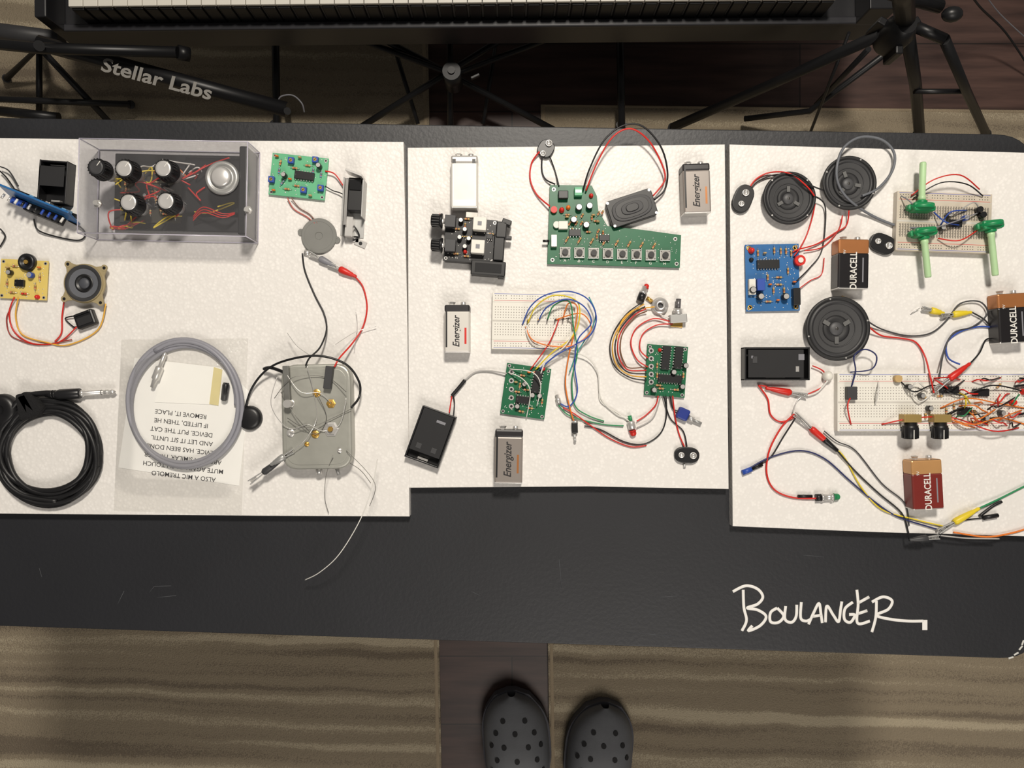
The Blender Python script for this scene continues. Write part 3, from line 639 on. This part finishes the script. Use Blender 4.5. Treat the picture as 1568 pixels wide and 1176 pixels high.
for i in range(130): 
    v=at(random.uniform(850,1036),random.uniform(362,402)); b.ell(v,(.8,.8,.5),SIL,6)
b.wire([(893,290,12),(903,258,20),(925,215,26),(955,192,26),(985,194,24),(1012,225,20),(1022,262,14),(1018,290,10),(1002,306,12)],BLK,1.4)
b.wire([(897,292,12),(915,248,18),(938,210,24),(965,197,24),(992,214,20),(1012,248,14),(1018,275,12),(1000,300,12)],RED,1.3)
b.wire([(826,232,8),(814,250,3),(812,275,3),(822,298,4),(842,316,10)],RED,1.3); b.wire([(830,240,6),(830,262,3),(836,275,4),(850,282,8)],BLK,1.2); b.wire([(842,240,6),(850,262,3),(856,285,8)],BLK,1.0)
b.done()
b=B('battery_snap_connector',836,227,60,hc=8); snapclip(b,(0,0,0),0,BLK,27,22); b.done()
b=B('oval_speaker',968,318,18,hc=16)
OV=lambda a,c:[(a*math.copysign(abs(math.cos(t))**.75,math.cos(t)),c*math.copysign(abs(math.sin(t))**.75,math.sin(t))) for t in [2*math.pi*i/40 for i in range(40)]]
b.prism(rc([(-36,-21),(36,-21),(36,21),(-36,21)],[6]*4),0,14,BLK,1)
b.prism(OV(31,17),14,15.6,M('oval_surround',(60,60,62),.55),1.0); b.prism(OV(26,13.5),15.2,16.2,BLK,.4); b.prism(OV(17,9),16,17.6,M('oval_surround'),1.0); b.prism(OV(10,6),17,18.8,BLK,1)
for sx in(-1,1):
    for sy in(-1,1): b.cyl((sx*33,sy*18,14),2.2,.4,SIL,seg=10)
b.done()

b=B('green_synth_board_with_controls',1020,568,-4,hc=6); zt=board(b,62,78,PCBG)
chip(b,at(1019,548),36,12,88); chip(b,at(1038,548),34,12,88); chip(b,at(1025,580),36,12,0)
for i in range(5): b.cyl(at(997,537+i*12),4,1.2,SIL,seg=14); b.cyl(at(997,537+i*12)+Vector((0,0,1.2)),2,.3,BLK,seg=10)
for px,py,a in((1006,560,90),(1006,575,90),(1012,595,0),(1035,597,0),(1046,575,90),(1008,590,0)): res(b,at(px,py),a,8)
for px,py in((1000,597),(1043,592),(1048,560),(1030,570)): ecap(b,at(px,py),4.2,11,BLK)
led(b,at(1010,536),RED,2.5,6); solder(b,70,56,70,zt)
BR2=M('brown_wire',(110,70,40),.5)
for i,mm in enumerate((BLK,M('amber_wire'),BLK,RED,BR2)):
    o=i*3.6; b.wire([(985+o*.4,462+o,8),(960+o,480+o*.3,4),(940+o,508,4),(934+o*1.1,535,4),(942+o,562-o*.4,5),(965,578-o,6),(990,582-o*1.4,10)],mm,1.0)
b.wire([(1025,492,8),(1000,488,5),(975,502,4),(966,525,4),(975,550,5),(992,562,9)],RED,1.1); b.wire([(1030,496,8),(1005,498,5),(984,512,4),(980,535,6),(992,548,9)],RED,1.1)
b.wire([(1002,470,8),(985,472,5),(968,476,4),(952,492,4),(944,520,4)],M('amber_wire'),1.1); b.wire([(1010,475,8),(1012,482,5),(1028,488,8)],WW,1.1)
b.wire([(1008,606,8),(1004,620,4),(990,635,3),(975,645,5)],RED,1.1); b.wire([(1020,606,8),(1020,640,4),(1010,665,3),(985,680,3),(955,676,3),(920,658,3),(895,652,4)],BLK,1.1)
b.wire([(1026,606,8),(1030,625,4),(1040,630,6)],BLK,1.1); b.wire([(1030,606,8),(1034,640,3),(1040,665,3),(1048,684,5)],RED,1.1); b.wire([(1016,606,8),(1026,640,3),(1046,660,3),(1052,684,5)],BLK,1.0)
b.wire([(918,595,3),(920,615,3),(945,632,3),(964,645,5)],WW,1.0); b.wire([(1012,606,8),(1000,640,3),(975,655,4)],SG,1.0)
v=b.A(984,456,8); b.cyl((v.x-3,v.y-4,6),6,12,BLK,(.3,1,0),seg=16); b.lathe((v.x,v.y+6,6),[(6,0),(6,4),(4.5,4),(4.5,12)],SIL,(.3,1,0),seg=14); led(b,(v.x+4,v.y+15,6),RED,4,7,(.3,1,0))
v=b.A(1011,468,8); b.lathe((v.x,v.y,0),[(13,0),(13,6),(11,8),(8,8),(8,13),(6,14),(4.5,14),(4.5,8),(0,8)],SIL,seg=24); b.cyl((v.x-12,v.y+6,3),3,10,BRS,(-1,.6,0),seg=10); b.cyl((v.x,v.y,8.05),4.3,.3,DK,seg=14)
v=b.A(1038,488,8); b.box((v.x,v.y,0),(26,13,14),STEEL,1,rz=8); b.cyl((v.x-1,v.y+6,8),7,9,SIL,(0,1,0),seg=18); b.cyl((v.x-1,v.y+14,8),4,16,M('pot_shaft',(120,118,120),.4,.6),(0,1,0),seg=14); b.box((v.x,v.y-9,1),(18,7,2),BRS,.4)
v=b.A(967,655,6); b.lathe((v.x-2,v.y+10,5),[(5,0),(6,2),(6,12),(4,13)],SIL,(.3,-1,0),seg=14); led(b,(v.x+2,v.y-4,5),RED,5,9,(.3,-1,0))
b.cyl((v.x-4,v.y+18,4),3,9,GRN,(.3,-1,0),seg=10)
v=b.A(1046,634,8); b.box((v.x,v.y,0),(18,18,11),M('deep_blue_knob',(34,52,130),.4),2.5,rz=-20); b.cyl((v.x+9,v.y-5,6),4.5,8,SIL,(1,-.35,0),seg=12); b.cyl((v.x+16,v.y-8,6),2.4,14,STEEL,(1,-.35,0),seg=10)
b.done()
b=B('battery_snap_connector',1052,697,-3,hc=6); snapclip(b,(0,0,0),0,BLK,38,22); b.cyl((-2,-14,3),2,5,SIL,(0,-1,0),seg=8); b.done()

# ---------- right board
b=B('battery_snap_connector',1138,304,68,hc=6); snapclip(b,(0,0,0),0,BLK,44,26)
b.wire([(1146,290,5),(1158,274,4),(1180,264,6),(1210,266,17),(1235,285,19),(1247,300,17)],RED,1.2); b.wire([(1148,292,5),(1160,278,4),(1185,268,6),(1215,268,19),(1240,283,19),(1262,292,17)],BLK,1.2)
b.done()
b=B('blue_synth_board',1183,425,1,hc=6); zt=board(b,82,102,PCBB)
chip(b,at(1175,405),34,13,0)
led(b,at(1150,384),RED,4,9); led(b,at(1150,398),BLK,3,6); b.cyl(at(1222,400),8,10,RED,seg=18); b.cyl(at(1222,400)+Vector((0,0,10)),4,2,WHT,seg=12)
for px,py in((1162,455),(1150,445),(1200,455)): ecap(b,at(px,py),5,12,BLK)
b.box(at(1162,437),(12,18,12),BLU,1); b.box(at(1150,440),(10,24,8),WHT,.8); b.box(at(1217,455),(11,26,10),BLK,1)
for px,py,a in((1195,385,90),(1203,385,90),(1211,388,90),(1185,384,90),(1192,425,0),(1192,436,0),(1175,425,90),(1200,445,90),(1184,445,90),(1176,462,0),(1160,388,90),(1206,415,90)): res(b,at(px,py),a,9)
for px,py in((1170,388),(1215,432),(1178,436),(1190,460)): cer(b,at(px,py),random.choice((ORG,TAN)))
solder(b,80,70,92,zt)
for sx in(-1,1):
    for sy in(-1,1): b.lathe((sx*35,sy*45,zt),[(3.8,0),(3.8,.4),(2,.4),(2,0)],BRS,seg=16)
b.wire([(1248,312,12),(1244,332,6),(1236,358,5),(1226,378,8),(1216,392,10)],RED,1.1); b.wire([(1300,322,12),(1296,345,5),(1278,357,5),(1250,374,5),(1222,382,8),(1214,386,8)],RED,1.1)
b.wire([(1247,300,14),(1262,312,8),(1264,340,4),(1258,385,4),(1240,410,5),(1220,430,10)],BLK,1.0); b.wire([(1290,330,8),(1284,352,5),(1260,378,4),(1232,384,6)],RED,1.0)
b.wire([(1220,445,8),(1240,430,4),(1258,420,3),(1262,395,3)],RED,.8)
b.done()

CBB=M('translucent_breadboard',(200,190,174),.25,var=.08); b=B('clear_breadboard_synth',1446,340,-2,hc=13)
breadboard(b,144,90,CBB,12,4.0,hole=HOLED)
for i in range(34):
    for sg in(-1,1): b.box((-66+i*4,sg*14,12.1),(2.0,20,.12),M('contact_strip',(160,152,140),.35,.4))
PG=M('green_pot_body',(20,135,80),.4); PS=M('pale_green_shaft',(180,214,164),.4)
for (px,py),(dx,dy),Ls in(((1411,318),(0,1),58),((1414,356),(.14,-1),58),((1516,345),(.14,-1),66)):
    v=b.A(px,py,24); d=Vector((dx,dy,0)).normalized(); n=Vector((-d.y,d.x,0)); ang=math.degrees(math.atan2(d.y,d.x))-90
    b.box((v.x,v.y,13),(32,14,22),PG,4,rz=ang); b.lathe(v-d*3,[(17,0),(18,1.5),(18,4.5),(16,6)],PG,d,seg=26)
    b.box((v.x-n.x*14,v.y-n.y*14,15),(14,9,12),PG,3,rz=ang); b.box((v.x+n.x*14,v.y+n.y*14,15),(14,9,12),PG,3,rz=ang)
    b.lathe(v+d*5,[(8,0),(8,5),(6,6)],PG,d,seg=18); b.lathe(v+d*10,[(5.6,0),(5.6,6),(4.8,7),(4.8,Ls-2),(4,Ls)],PS,d,seg=16)
for p,mm in(([(1440,345),(1455,325),(1480,322)],BLU),([(1430,325),(1448,340),(1470,345)],BLU),([(1460,330),(1490,310),(1500,322)],SG),([(1395,300),(1430,275),(1470,268),(1500,290)],RED),([(1398,304),(1440,280),(1480,282),(1505,300)],BLK),([(1420,352),(1460,340),(1500,325)],GRY),([(1436,365),(1470,368),(1500,350)],RED),([(1405,330),(1395,310),(1380,300)],GRY)):
    b.wire([(x,y,15 if i in(0,len(p)-1) else 28) for i,(x,y) in enumerate(p)],mm,1.0)
chip(b,Vector((*b.A(1462,342,16)[:2],12)),22,11,0)
for px,py in((1450,330),(1475,335),(1440,350)): ecap(b,Vector((*b.A(px,py,14)[:2],12)),4,11,random.choice((BLU,BLK)))
for px,py in((1497,322),(1502,330)): b.cyl(Vector((*b.A(px,py,14)[:2],12)),4.5,10,BLK,seg=14)
GW=M('slate_cable',(105,108,114),.5)
b.wire([(1410,350,16),(1375,346,6),(1335,330,5),(1300,306,18),(1283,280,24),(1282,252,26),(1293,225,22),(1318,210,16),(1350,214,12),(1369,234,10),(1366,262,12),(1345,288,14),(1320,300,18)],GW,2.0)
b.wire([(1372,350,5),(1385,352,10),(1405,362,16)],BLK,1.1); b.wire([(1372,345,5),(1380,325,10),(1398,318,16)],BLK,1.1)
b.done()
b=B('battery_snap_connector',1352,373,-22,hc=6); snapclip(b,(0,0,0),0,BLK,40,26); b.done()
b=B('battery_holder',1189,557,0,hc=16); holder(b,98,50,20); b.box((-2,0,17),(84,42,3),BLKM,.8); b.box((36,10,20),(9,9,.6),GRY,.3); b.box((-34,6,20),(7,10,.6),DK,.2); b.box((30,-8,20),(5,8,.6),SIL,.2); b.box((-38,10,20),(3,4,.6),GRY); b.done()

b=B('breadboard_circuit',1432,616,0,hc=13); breadboard(b,296,88,WHT,13,4.2)
def at3(px,py,z=13): return Vector((*b.A(px,py,z)[:2],13))
for px,py,l in((1452,597,28),(1500,601,24),(1475,630,20)): chip(b,at3(px,py),l,11,0)
b.box(at3(1301,602),(15,20,10),DK,1); b.lathe((*at3(1270,576)[:2],0),[(4,0),(7,3),(8,8),(6,13),(3,15),(0,15)],WHT,seg=16)
v=at3(1372,580); b.cyl((v.x,v.y,13),5.5,9,TAN,seg=14)
for px,py in((1388,592),(1408,606),(1530,632),(1505,640),(1420,625)): ecap(b,at3(px,py),4,11,random.choice((BLK,BLU,DK)))
for i in range(12): res(b,at3(random.uniform(1400,1560),random.uniform(582,648)),random.choice((0,90,45)),9)
for px in(1389,1434):
    v=at3(px,640); b.box((v.x,v.y,13),(26,12,18),M('pot_gold_plate',(176,150,92),.4,.5),1); b.box((v.x-9,v.y-8,13),(3,10,10),SIL); b.box((v.x+9,v.y-8,13),(3,10,10),SIL)
    b.lathe((v.x,v.y-6,22),[(9,0),(9,4),(11,5),(11.5,8),(10.5,24),(9,25),(0,25)],BLK,(0,-1,0),seg=22)
    for i in range(14):
        a=2*math.pi*i/14; b.box((v.x+math.cos(a)*11,v.y-22,22+math.sin(a)*11),(1.3,16,1.3),BLK,ctr=True)
    b.box((v.x,v.y-24,32.6),(1.2,14,.8),WW)
cols=(RED,RED,ORG,BLK,GRN,ORG,RED,BLK,BLK,YEL,RED)
for i in range(28):
    x=random.uniform(1440,1566);y=random.uniform(580,652);x2=x+random.uniform(-45,45);y2=y+random.uniform(-22,22)
    x2=max(1430,min(1574,x2)); y2=max(578,min(655,y2))
    b.wire([(x,y,13),(x+(x2-x)*.2,y+(y2-y)*.2-2,22),((x+x2)/2+random.uniform(-6,6),(y+y2)/2+random.uniform(-6,6),random.uniform(22,34)),(x2,y2,13)],cols[i%11],1.1)
for p,mm in(([(1350,650),(1400,640),(1460,640),(1520,660),(1560,655)],RED),([(1420,600),(1405,585),(1395,600),(1410,615),(1430,600)],WW),([(1380,585),(1400,600),(1430,590),(1470,605),(1520,590),(1570,600)],BLK),([(1440,625),(1480,610),(1530,618),(1570,625)],ORG),([(1450,640),(1490,650),(1530,640),(1570,650)],ORG),([(1345,585),(1345,600),(1340,620)],WW),([(1302,570),(1335,565),(1342,545),(1325,535),(1308,545),(1310,568),(1303,595)],DKB),([(1308,600),(1298,620),(1303,650)],RED)):
    b.wire([(x,y,14 if i in(0,len(p)-1) else 22+5*math.sin(i*2)) for i,(x,y) in enumerate(p)],mm,1.1)
for px,py in((1568,580),(1560,590),(1566,632)): 
    v=at3(px,py); b.box((v.x,v.y,18),(22,3,3),BLK,.4,rz=random.uniform(-20,20))
led(b,at3(1566,600),RED,4,10); b.cyl(at3(1548,616),4,9,RED,seg=12)
b.wire([(1332,502,13),(1350,514,4),(1380,518,3),(1402,524,3),(1416,545,6),(1424,575,18),(1430,602,20)],RED,1.3)
b.wire([(1326,490,13),(1350,504,4),(1390,514,3),(1425,510,4),(1450,490,4),(1470,465,6),(1500,462,6),(1512,480,6),(1490,500,4),(1460,510,4),(1445,540,6),(1438,580,18)],DK,1.2)
gator(b,(1412,472),(1446,480),YEL,5); gator(b,(1440,484),(1488,478),YEL,5)
b.wire([(1408,472,5),(1395,480,3)],SIL,.6)
b.wire([(1488,478,5),(1510,492,4),(1524,516,3)],BLK,1.2); b.wire([(1524,502,4),(1500,500,3),(1470,508,3),(1450,525,3),(1452,548,6),(1470,558,12)],BLU,1.3)
gator(b,(1432,596),(1486,556),RED,26); b.wire([(1486,556,26),(1500,540,14),(1510,520,6),(1524,520,4)],BLK,1.2)
gator(b,(1236,606),(1172,594),RED,5); b.wire([(1236,606,5),(1252,600,5),(1268,582,10)],WW,1.5); b.wire([(1236,604,5),(1262,590,6),(1262,570,6),(1244,560,6)],RED,1.1)
b.wire([(1174,592,5),(1162,590,4),(1166,596,4),(1176,612,3),(1180,635,3),(1196,646,3),(1218,638,4)],RED,1.3)
gator(b,(1216,634),(1282,690),RED,6,BLK); b.wire([(1214,632,6),(1222,612,5),(1240,603,5)],SIL,.9)
b.wire([(1216,634,6),(1196,655,3),(1178,690,3),(1174,725,3),(1186,750,3),(1215,762,3),(1255,763,5)],RED,1.4)
b.wire([(1218,640,5),(1200,668,3),(1180,700,3),(1160,712,3),(1146,719,4)],BLK,1.2)
b.wire([(1282,690,6),(1310,722,3),(1345,755,3),(1380,785,3),(1390,812,3),(1392,825,3)],BLK,1.3); b.wire([(1284,690,6),(1296,705,3),(1318,745,3),(1350,780,3),(1400,795,3),(1446,806,4)],YEL,1.1)
b.wire([(1146,718,4),(1180,700,3),(1225,690,3),(1262,702,3),(1300,735,3),(1335,765,3),(1372,790,3),(1420,806,3),(1442,812,4)],DKB,1.3)
b.wire([(1262,660,5),(1282,676,5),(1310,690,3),(1350,740,3),(1385,770,3),(1392,805,3)],DK,1.0)
v=b.A(1140,722,5); b.cyl((v.x-3,v.y-2,4),4,15,BLU,(1,.4,0),seg=14)
for i in range(2):b.wire([(1152,716+i*3,4),(1168,709+i*3,3)],BLK,1.6)
v=b.A(1252,762,5); b.cyl((v.x-30,v.y+2,4),2.4,22,BLK,(1,0,0),seg=10); b.cyl((v.x-3,v.y,5),5.5,8,BLK,(1,0.05,0),seg=14); b.lathe((v.x+5,v.y,5),[(6,0),(6.5,3),(5,4),(5,14),(6.5,15),(6.5,18)],SIL,(1,.05,0),seg=14); led(b,(v.x+24,v.y+1,5),GRN,5,10,(1,.05,0))
gator(b,(1436,814),(1500,778),YEL,6); gator(b,(1438,822),(1392,827),DK,5)
b.wire([(1500,778,6),(1530,764,4),(1568,745,3),(1582,738,3)],GRN,1.4); b.wire([(1445,808,4),(1475,797,3),(1506,793,3)],BLK,1.1)
b.wire([(1505,793,4),(1528,789,4)],BLK,3.4); b.wire([(1460,815,3),(1510,822,3),(1550,816,3),(1582,806,3)],ORG,1.4); b.wire([(1440,820,3),(1480,824,3),(1530,825,3)],SG,1.2)
b.wire([(1500,790,3),(1520,775,3),(1534,768,3)],BLK,2.2)
b.done()

# ---------- digital piano
b=B('digital_piano',690,20,.55,hc=H(.30)); 
zL,zK=H(.275),H(.325); f=lambda px,py,z: b.A(px,py,z)
x0=f(82,40,zL).x; x1=f(1352,40,zL).x; y0=f(690,43,zL).y
b.box(((x0+x1)/2,y0+250,zL-90),(x1-x0,500,88),M('piano_case_black',(34,34,37),.35),4)
b.box(((x0+x1)/2,y0+9,zL-10),(x1-x0,18,14),M('piano_lip',(50,50,54),.35),3)
kx0=f(104,4,zK).x; kx1=f(1282,4,zK).x; n=52; wd=(kx1-kx0)/n; ky=f(690,4,zK).y
b.box(((kx0+kx1)/2,ky+6,zL),(kx1-kx0,6,zK-zL-14),M('piano_gap_grey',(130,126,122),.5))
IV=M('ivory_key',(232,228,218),.3,var=.02)
for i in range(n):
    x=kx0+wd*(i+.5); b.box((x,ky+110,zK-8),(wd-1.6,220,8),IV,1.2); b.box((x,ky+2,zL-4),(wd-5,12,zK-zL-5),BLK,3); 
    if i%7 not in(2,6): b.box((x+wd/2,ky+160,zK),(wd*.55,150,16),BLK,2)
b.box((x1-34,y0+160,zL-2),(66,320,zK-zL),M('piano_case_black'),3); b.box((x0+14,y0+160,zL-2),(28,320,zK-zL),M('piano_case_black'),3)
b.box(((x0+x1)/2,y0+430,zL),(x1-x0,120,zK-zL+18),M('piano_case_black'),4)
b.done()
# ---------- stands
FZ=.009
SB=M('stand_black_steel',(25,25,27),.4,.2); b=B('keyboard_stand',690,120,0,hc=H(.1))
def bar(p,r=10,mat=SB): b.tube([b.A(x,y,H(z)) for x,y,z in p],r,mat,seg=12,raw=True)
bar([(420,-40,.05),(424,200,.05)],11); bar([(948,-40,.05),(952,205,.05)],11)
bar([(540,35,.17),(860,205,.05)],9); bar([(800,40,.17),(520,215,.05)],9); bar([(440,20,.12),(690,112,.16)],8); bar([(945,20,.12),(700,112,.16)],8)
bar([(688,0,.15),(690,215,.06)],9); bar([(400,52,.17),(980,46,.17)],9); bar([(600,60,.08),(640,190,.05)],6); bar([(760,60,.08),(740,190,.05)],6)
for x in(424,950):
    for y in (-30,195): 
        v=b.A(x,y,H(.03)); b.cyl((v.x,v.y,H(FZ)),15,.036/k,BLK,seg=18)
    v=b.A(x,20,H(.05)); b.box((v.x,v.y,H(.05)),(26,26,.136/k),SB,2)
v=b.A(692,112,H(.17)); b.cyl((v.x,v.y,H(.12)),24,.06/k,SB,seg=24); b.cyl((v.x,v.y,H(.18)),10,6,BLK,seg=12)
v=b.A(726,104,H(.2)); b.box((v.x,v.y,H(.16)),(26,8,12),BLK,2,rz=25)
for p in([(690,215,.02),(690,200,.05)],[(520,215,.02),(520,214,.06)],[(860,205,.02),(860,204,.06)]): bar(p,8)
b.wire([(425,160,H(.12)),(430,148,H(.13)),(448,146,H(.13)),(462,158,H(.13)),(466,172,H(.12))],GRY,2.2)
b.done()
b=B('microphone_stand',220,120,0,hc=H(.2))
bar([(-60,62,.30),(60,74,.30),(272,80,.30)],13); bar([(272,80,.30),(290,84,.29)],17); bar([(60,66,.27),(440,168,.25)],19); bar([(-60,40,.2),(95,60,.2)],20,DK)
bar([(60,70,.33),(60,72,FZ)],12); bar([(10,120,.03),(60,72,.12),(60,190,.03)],9); bar([(60,72,.12),(170,190,.03)],9); bar([(-40,150,.1),(200,160,.05)],9)
bar([(10,120,.03),(10,120,FZ)],12); bar([(60,190,.03),(60,190,FZ)],12); bar([(200,160,.05),(200,160,FZ)],12); bar([(440,170,.26),(440,172,FZ)],9)
bar([(0,170,.06),(90,180,.06)],14)
v=b.A(237,119,H(.29)); 
b.text('Stellar Labs',46,(v.x,v.y,H(.283)),-15,M('stand_lettering',(150,147,142),.5),sx=1.3,bold=1.0)
b.done()
b=B('tripod_stand',1390,90,0,hc=H(.3))
bar([(1378,-60,.62),(1386,30,.45)],20); bar([(1386,30,.45),(1402,130,.18),(1408,205,.03)],15)
v=b.A(1385,40,H(.45)); b.lathe((v.x,v.y,H(.40)),[(30,0),(34,10),(34,60),(26,72),(20,90)],SB,seg=24)
for a in (0,120,240): b.box((v.x+math.cos(math.radians(a+30))*34,v.y+math.sin(math.radians(a+30))*34,H(.40)),(30,16,60),SB,3,rz=a+30)
bar([(1350,52,.42),(1190,125,.18),(1030,195,.035)],13); bar([(1372,70,.25),(1240,170,.10),(1140,182,.04)],8); bar([(1330,75,.30),(1250,160,.10)],7)
bar([(1440,10,.42),(1330,-20,.45)],14); bar([(1446,60,.40),(1480,140,.18),(1510,205,.035)],12); bar([(1400,140,.18),(1480,140,.18)],7)
bar([(1300,50,.3),(1240,205,.1)],4); bar([(1030,195,.035),(1030,195,FZ)],14); bar([(1405,205,.035),(1405,205,FZ)],14); bar([(1510,205,.035),(1510,205,FZ)],14)
bar([(1400,40,.40),(1446,60,.40)],12)
v=b.A(1458,22,H(.44)); b.ell((v.x,v.y,v.z),(22,16,16),BLK,14); b.wire([(1480,-20,H(.2)),(1500,10,H(.15)),(1540,50,H(.08)),(1580,110,H(.02))],BLK,3)
b.wire([(1500,-20,H(.2)),(1530,20,H(.1)),(1575,62,H(.02))],GRY,1.8)
b.done()

# ---------- clogs
CG=M('clog_foam_grey',(104,106,110),.65,bump=.1,bscale=400); CS=M('clog_sole_grey',(74,74,80),.75)
def clog(px,py,rot,mir):
    z=.05; f=(Z0+.75-z)/.75; X=(px-784)*k*f; Y=(588-py)*k*f
    bm=bmesh.new(); Ls=.285; NT,NA=40,32; rings=[]
    def wd(t):
        return .060*min(1,(1-(1-min(t,.28)/.28)**2.3)**.5)*(1-.16*max(0,min(1,(t-.42)/.2)))*(1 if t<.8 else math.sqrt(max(.0,1-((t-.8)/.2)**2.6)))
    def prof(t,a):
        w_=max(wd(t),.002); h=.028+.050*min(1,max(0,t)/.42)**.7 if t<.5 else .072; ca,sa=math.cos(a),math.sin(a)
        x=w_*math.copysign(abs(ca)**.75,ca); zz=h*(sa**.75 if sa>0 else 0)
        if t>.52:
            deg=math.degrees(a)
            if 38<deg<142: zz=.028; x=x*.9
            else: zz=h*min(1,(min(deg,180-deg)/30))**.8
            if t>.93: zz=max(zz,.06) if not(38<deg<142) else .06
        bx=(.010*math.sin(t*3.1))*mir
        return Vector((x-bx,-t*Ls,zz+.012))
    for i in range(NT+1):
        t=.002+.996*i/NT; rings.append([bm.verts.new(prof(t,math.pi*j/NA)) for j in range(NA+1)])
    for i in range(NT):
        for j in range(NA): bm.faces.new((rings[i][j],rings[i+1][j],rings[i+1][j+1],rings[i][j+1]))
    bmesh.ops.recalc_face_normals(bm,faces=list(bm.faces))
    for fa in bm.faces: fa.smooth=True; fa.material_index=0
    ol=[(wd(.002+.996*i/30)*1.06,.002+.996*i/30) for i in range(31)]
    pts=[Vector((w_-(.010*math.sin(t*3.1))*mir,-t*Ls+(.004 if t<.05 else 0),0)) for w_,t in ol]+[Vector((-w_-(.010*math.sin(t*3.1))*mir,-t*Ls+(.004 if t<.05 else 0),0)) for w_,t in reversed(ol)]
    lo=[bm.verts.new(p) for p in pts]; hi=[bm.verts.new(p+Vector((0,0,.020))) for p in pts]
    n=len(pts); fs=[bm.faces.new(lo),bm.faces.new(hi)]+[bm.faces.new((lo[i],lo[(i+1)%n],hi[(i+1)%n],hi[i])) for i in range(n)]
    for fa in fs: fa.material_index=1
    rows=[(.13,(74,106)),(.20,(60,90,120)),(.275,(48,75,105,132)),(.35,(60,90,120)),(.42,(46,75,105,134)),(.48,(62,90,118))]
    for t,angs in rows:
        for dg in angs:
            a=math.radians(dg); p=prof(t,a); du=prof(t,a+.03)-prof(t,a-.03); dv=prof(t+.01,a)-prof(t-.01,a); nn=dv.cross(du); 
            if nn.z<0: nn=-nn
            nn.normalize(); q=nn.to_track_quat('Z','Y').to_matrix().to_4x4()
            r=bmesh.ops.create_cone(bm,cap_ends=True,segments=14,radius1=.0046,radius2=.0046,depth=.0026,matrix=Matrix.Translation(p)@q)
            for v in r['verts']:
                for fa in v.link_faces: fa.material_index=2
    for sg in(-1,1):
        r=bmesh.ops.create_cone(bm,cap_ends=True,segments=18,radius1=.011,radius2=.011,depth=.006,matrix=Matrix.Translation((sg*.052,-.53*Ls,.07))@Matrix.Rotation(math.pi/2,4,'Y'))
        for v in r['verts']:
            for fa in v.link_faces: fa.material_index=1
    me=bpy.data.meshes.new('clog'); bm.to_mesh(me); bm.free()
    for m in(CG,CS,BLKM): me.materials.append(m)
    o=bpy.data.objects.new('clog',me); sc.collection.objects.link(o); o.location=(X,Y,.0105); o.rotation_euler=(0,0,math.radians(rot))
clog(783,1066,1,-1); clog(928,1084,-2,1)

# ---------- lights
def area(name,loc,tgt,size,power,col):
    l=bpy.data.lights.new(name,'AREA'); l.shape='DISK'; l.size=size; l.energy=power; l.color=col
    o=bpy.data.objects.new(name,l); sc.collection.objects.link(o); o.location=loc
    o.rotation_euler=(Vector(tgt)-Vector(loc)).to_track_quat('-Z','Y').to_euler()
area('ceiling_light',(0.15,0.95,2.35),(0,0,.7),.26,34,(1,.925,.82))
area('added_fill_light',(.45,-1.7,2.5),(0,-.2,.5),1.2,24,(1,.93,.85))  # added soft fill from the south, brightens the shadowed floor; no actual lamp
w=bpy.data.worlds.new('world'); sc.world=w; w.use_nodes=True; w.node_tree.nodes['Background'].inputs[0].default_value=(1,.94,.87,1); w.node_tree.nodes['Background'].inputs[1].default_value=.11

cd=bpy.data.cameras.new('camera'); cam=bpy.data.objects.new('camera',cd); sc.collection.objects.link(cam)
cam.location=(0,0,Z0+.75); cam.rotation_euler=(0,0,0); cd.sensor_width=36; cd.lens=36*.75/(1568*k); cd.clip_start=.01
sc.camera=cam
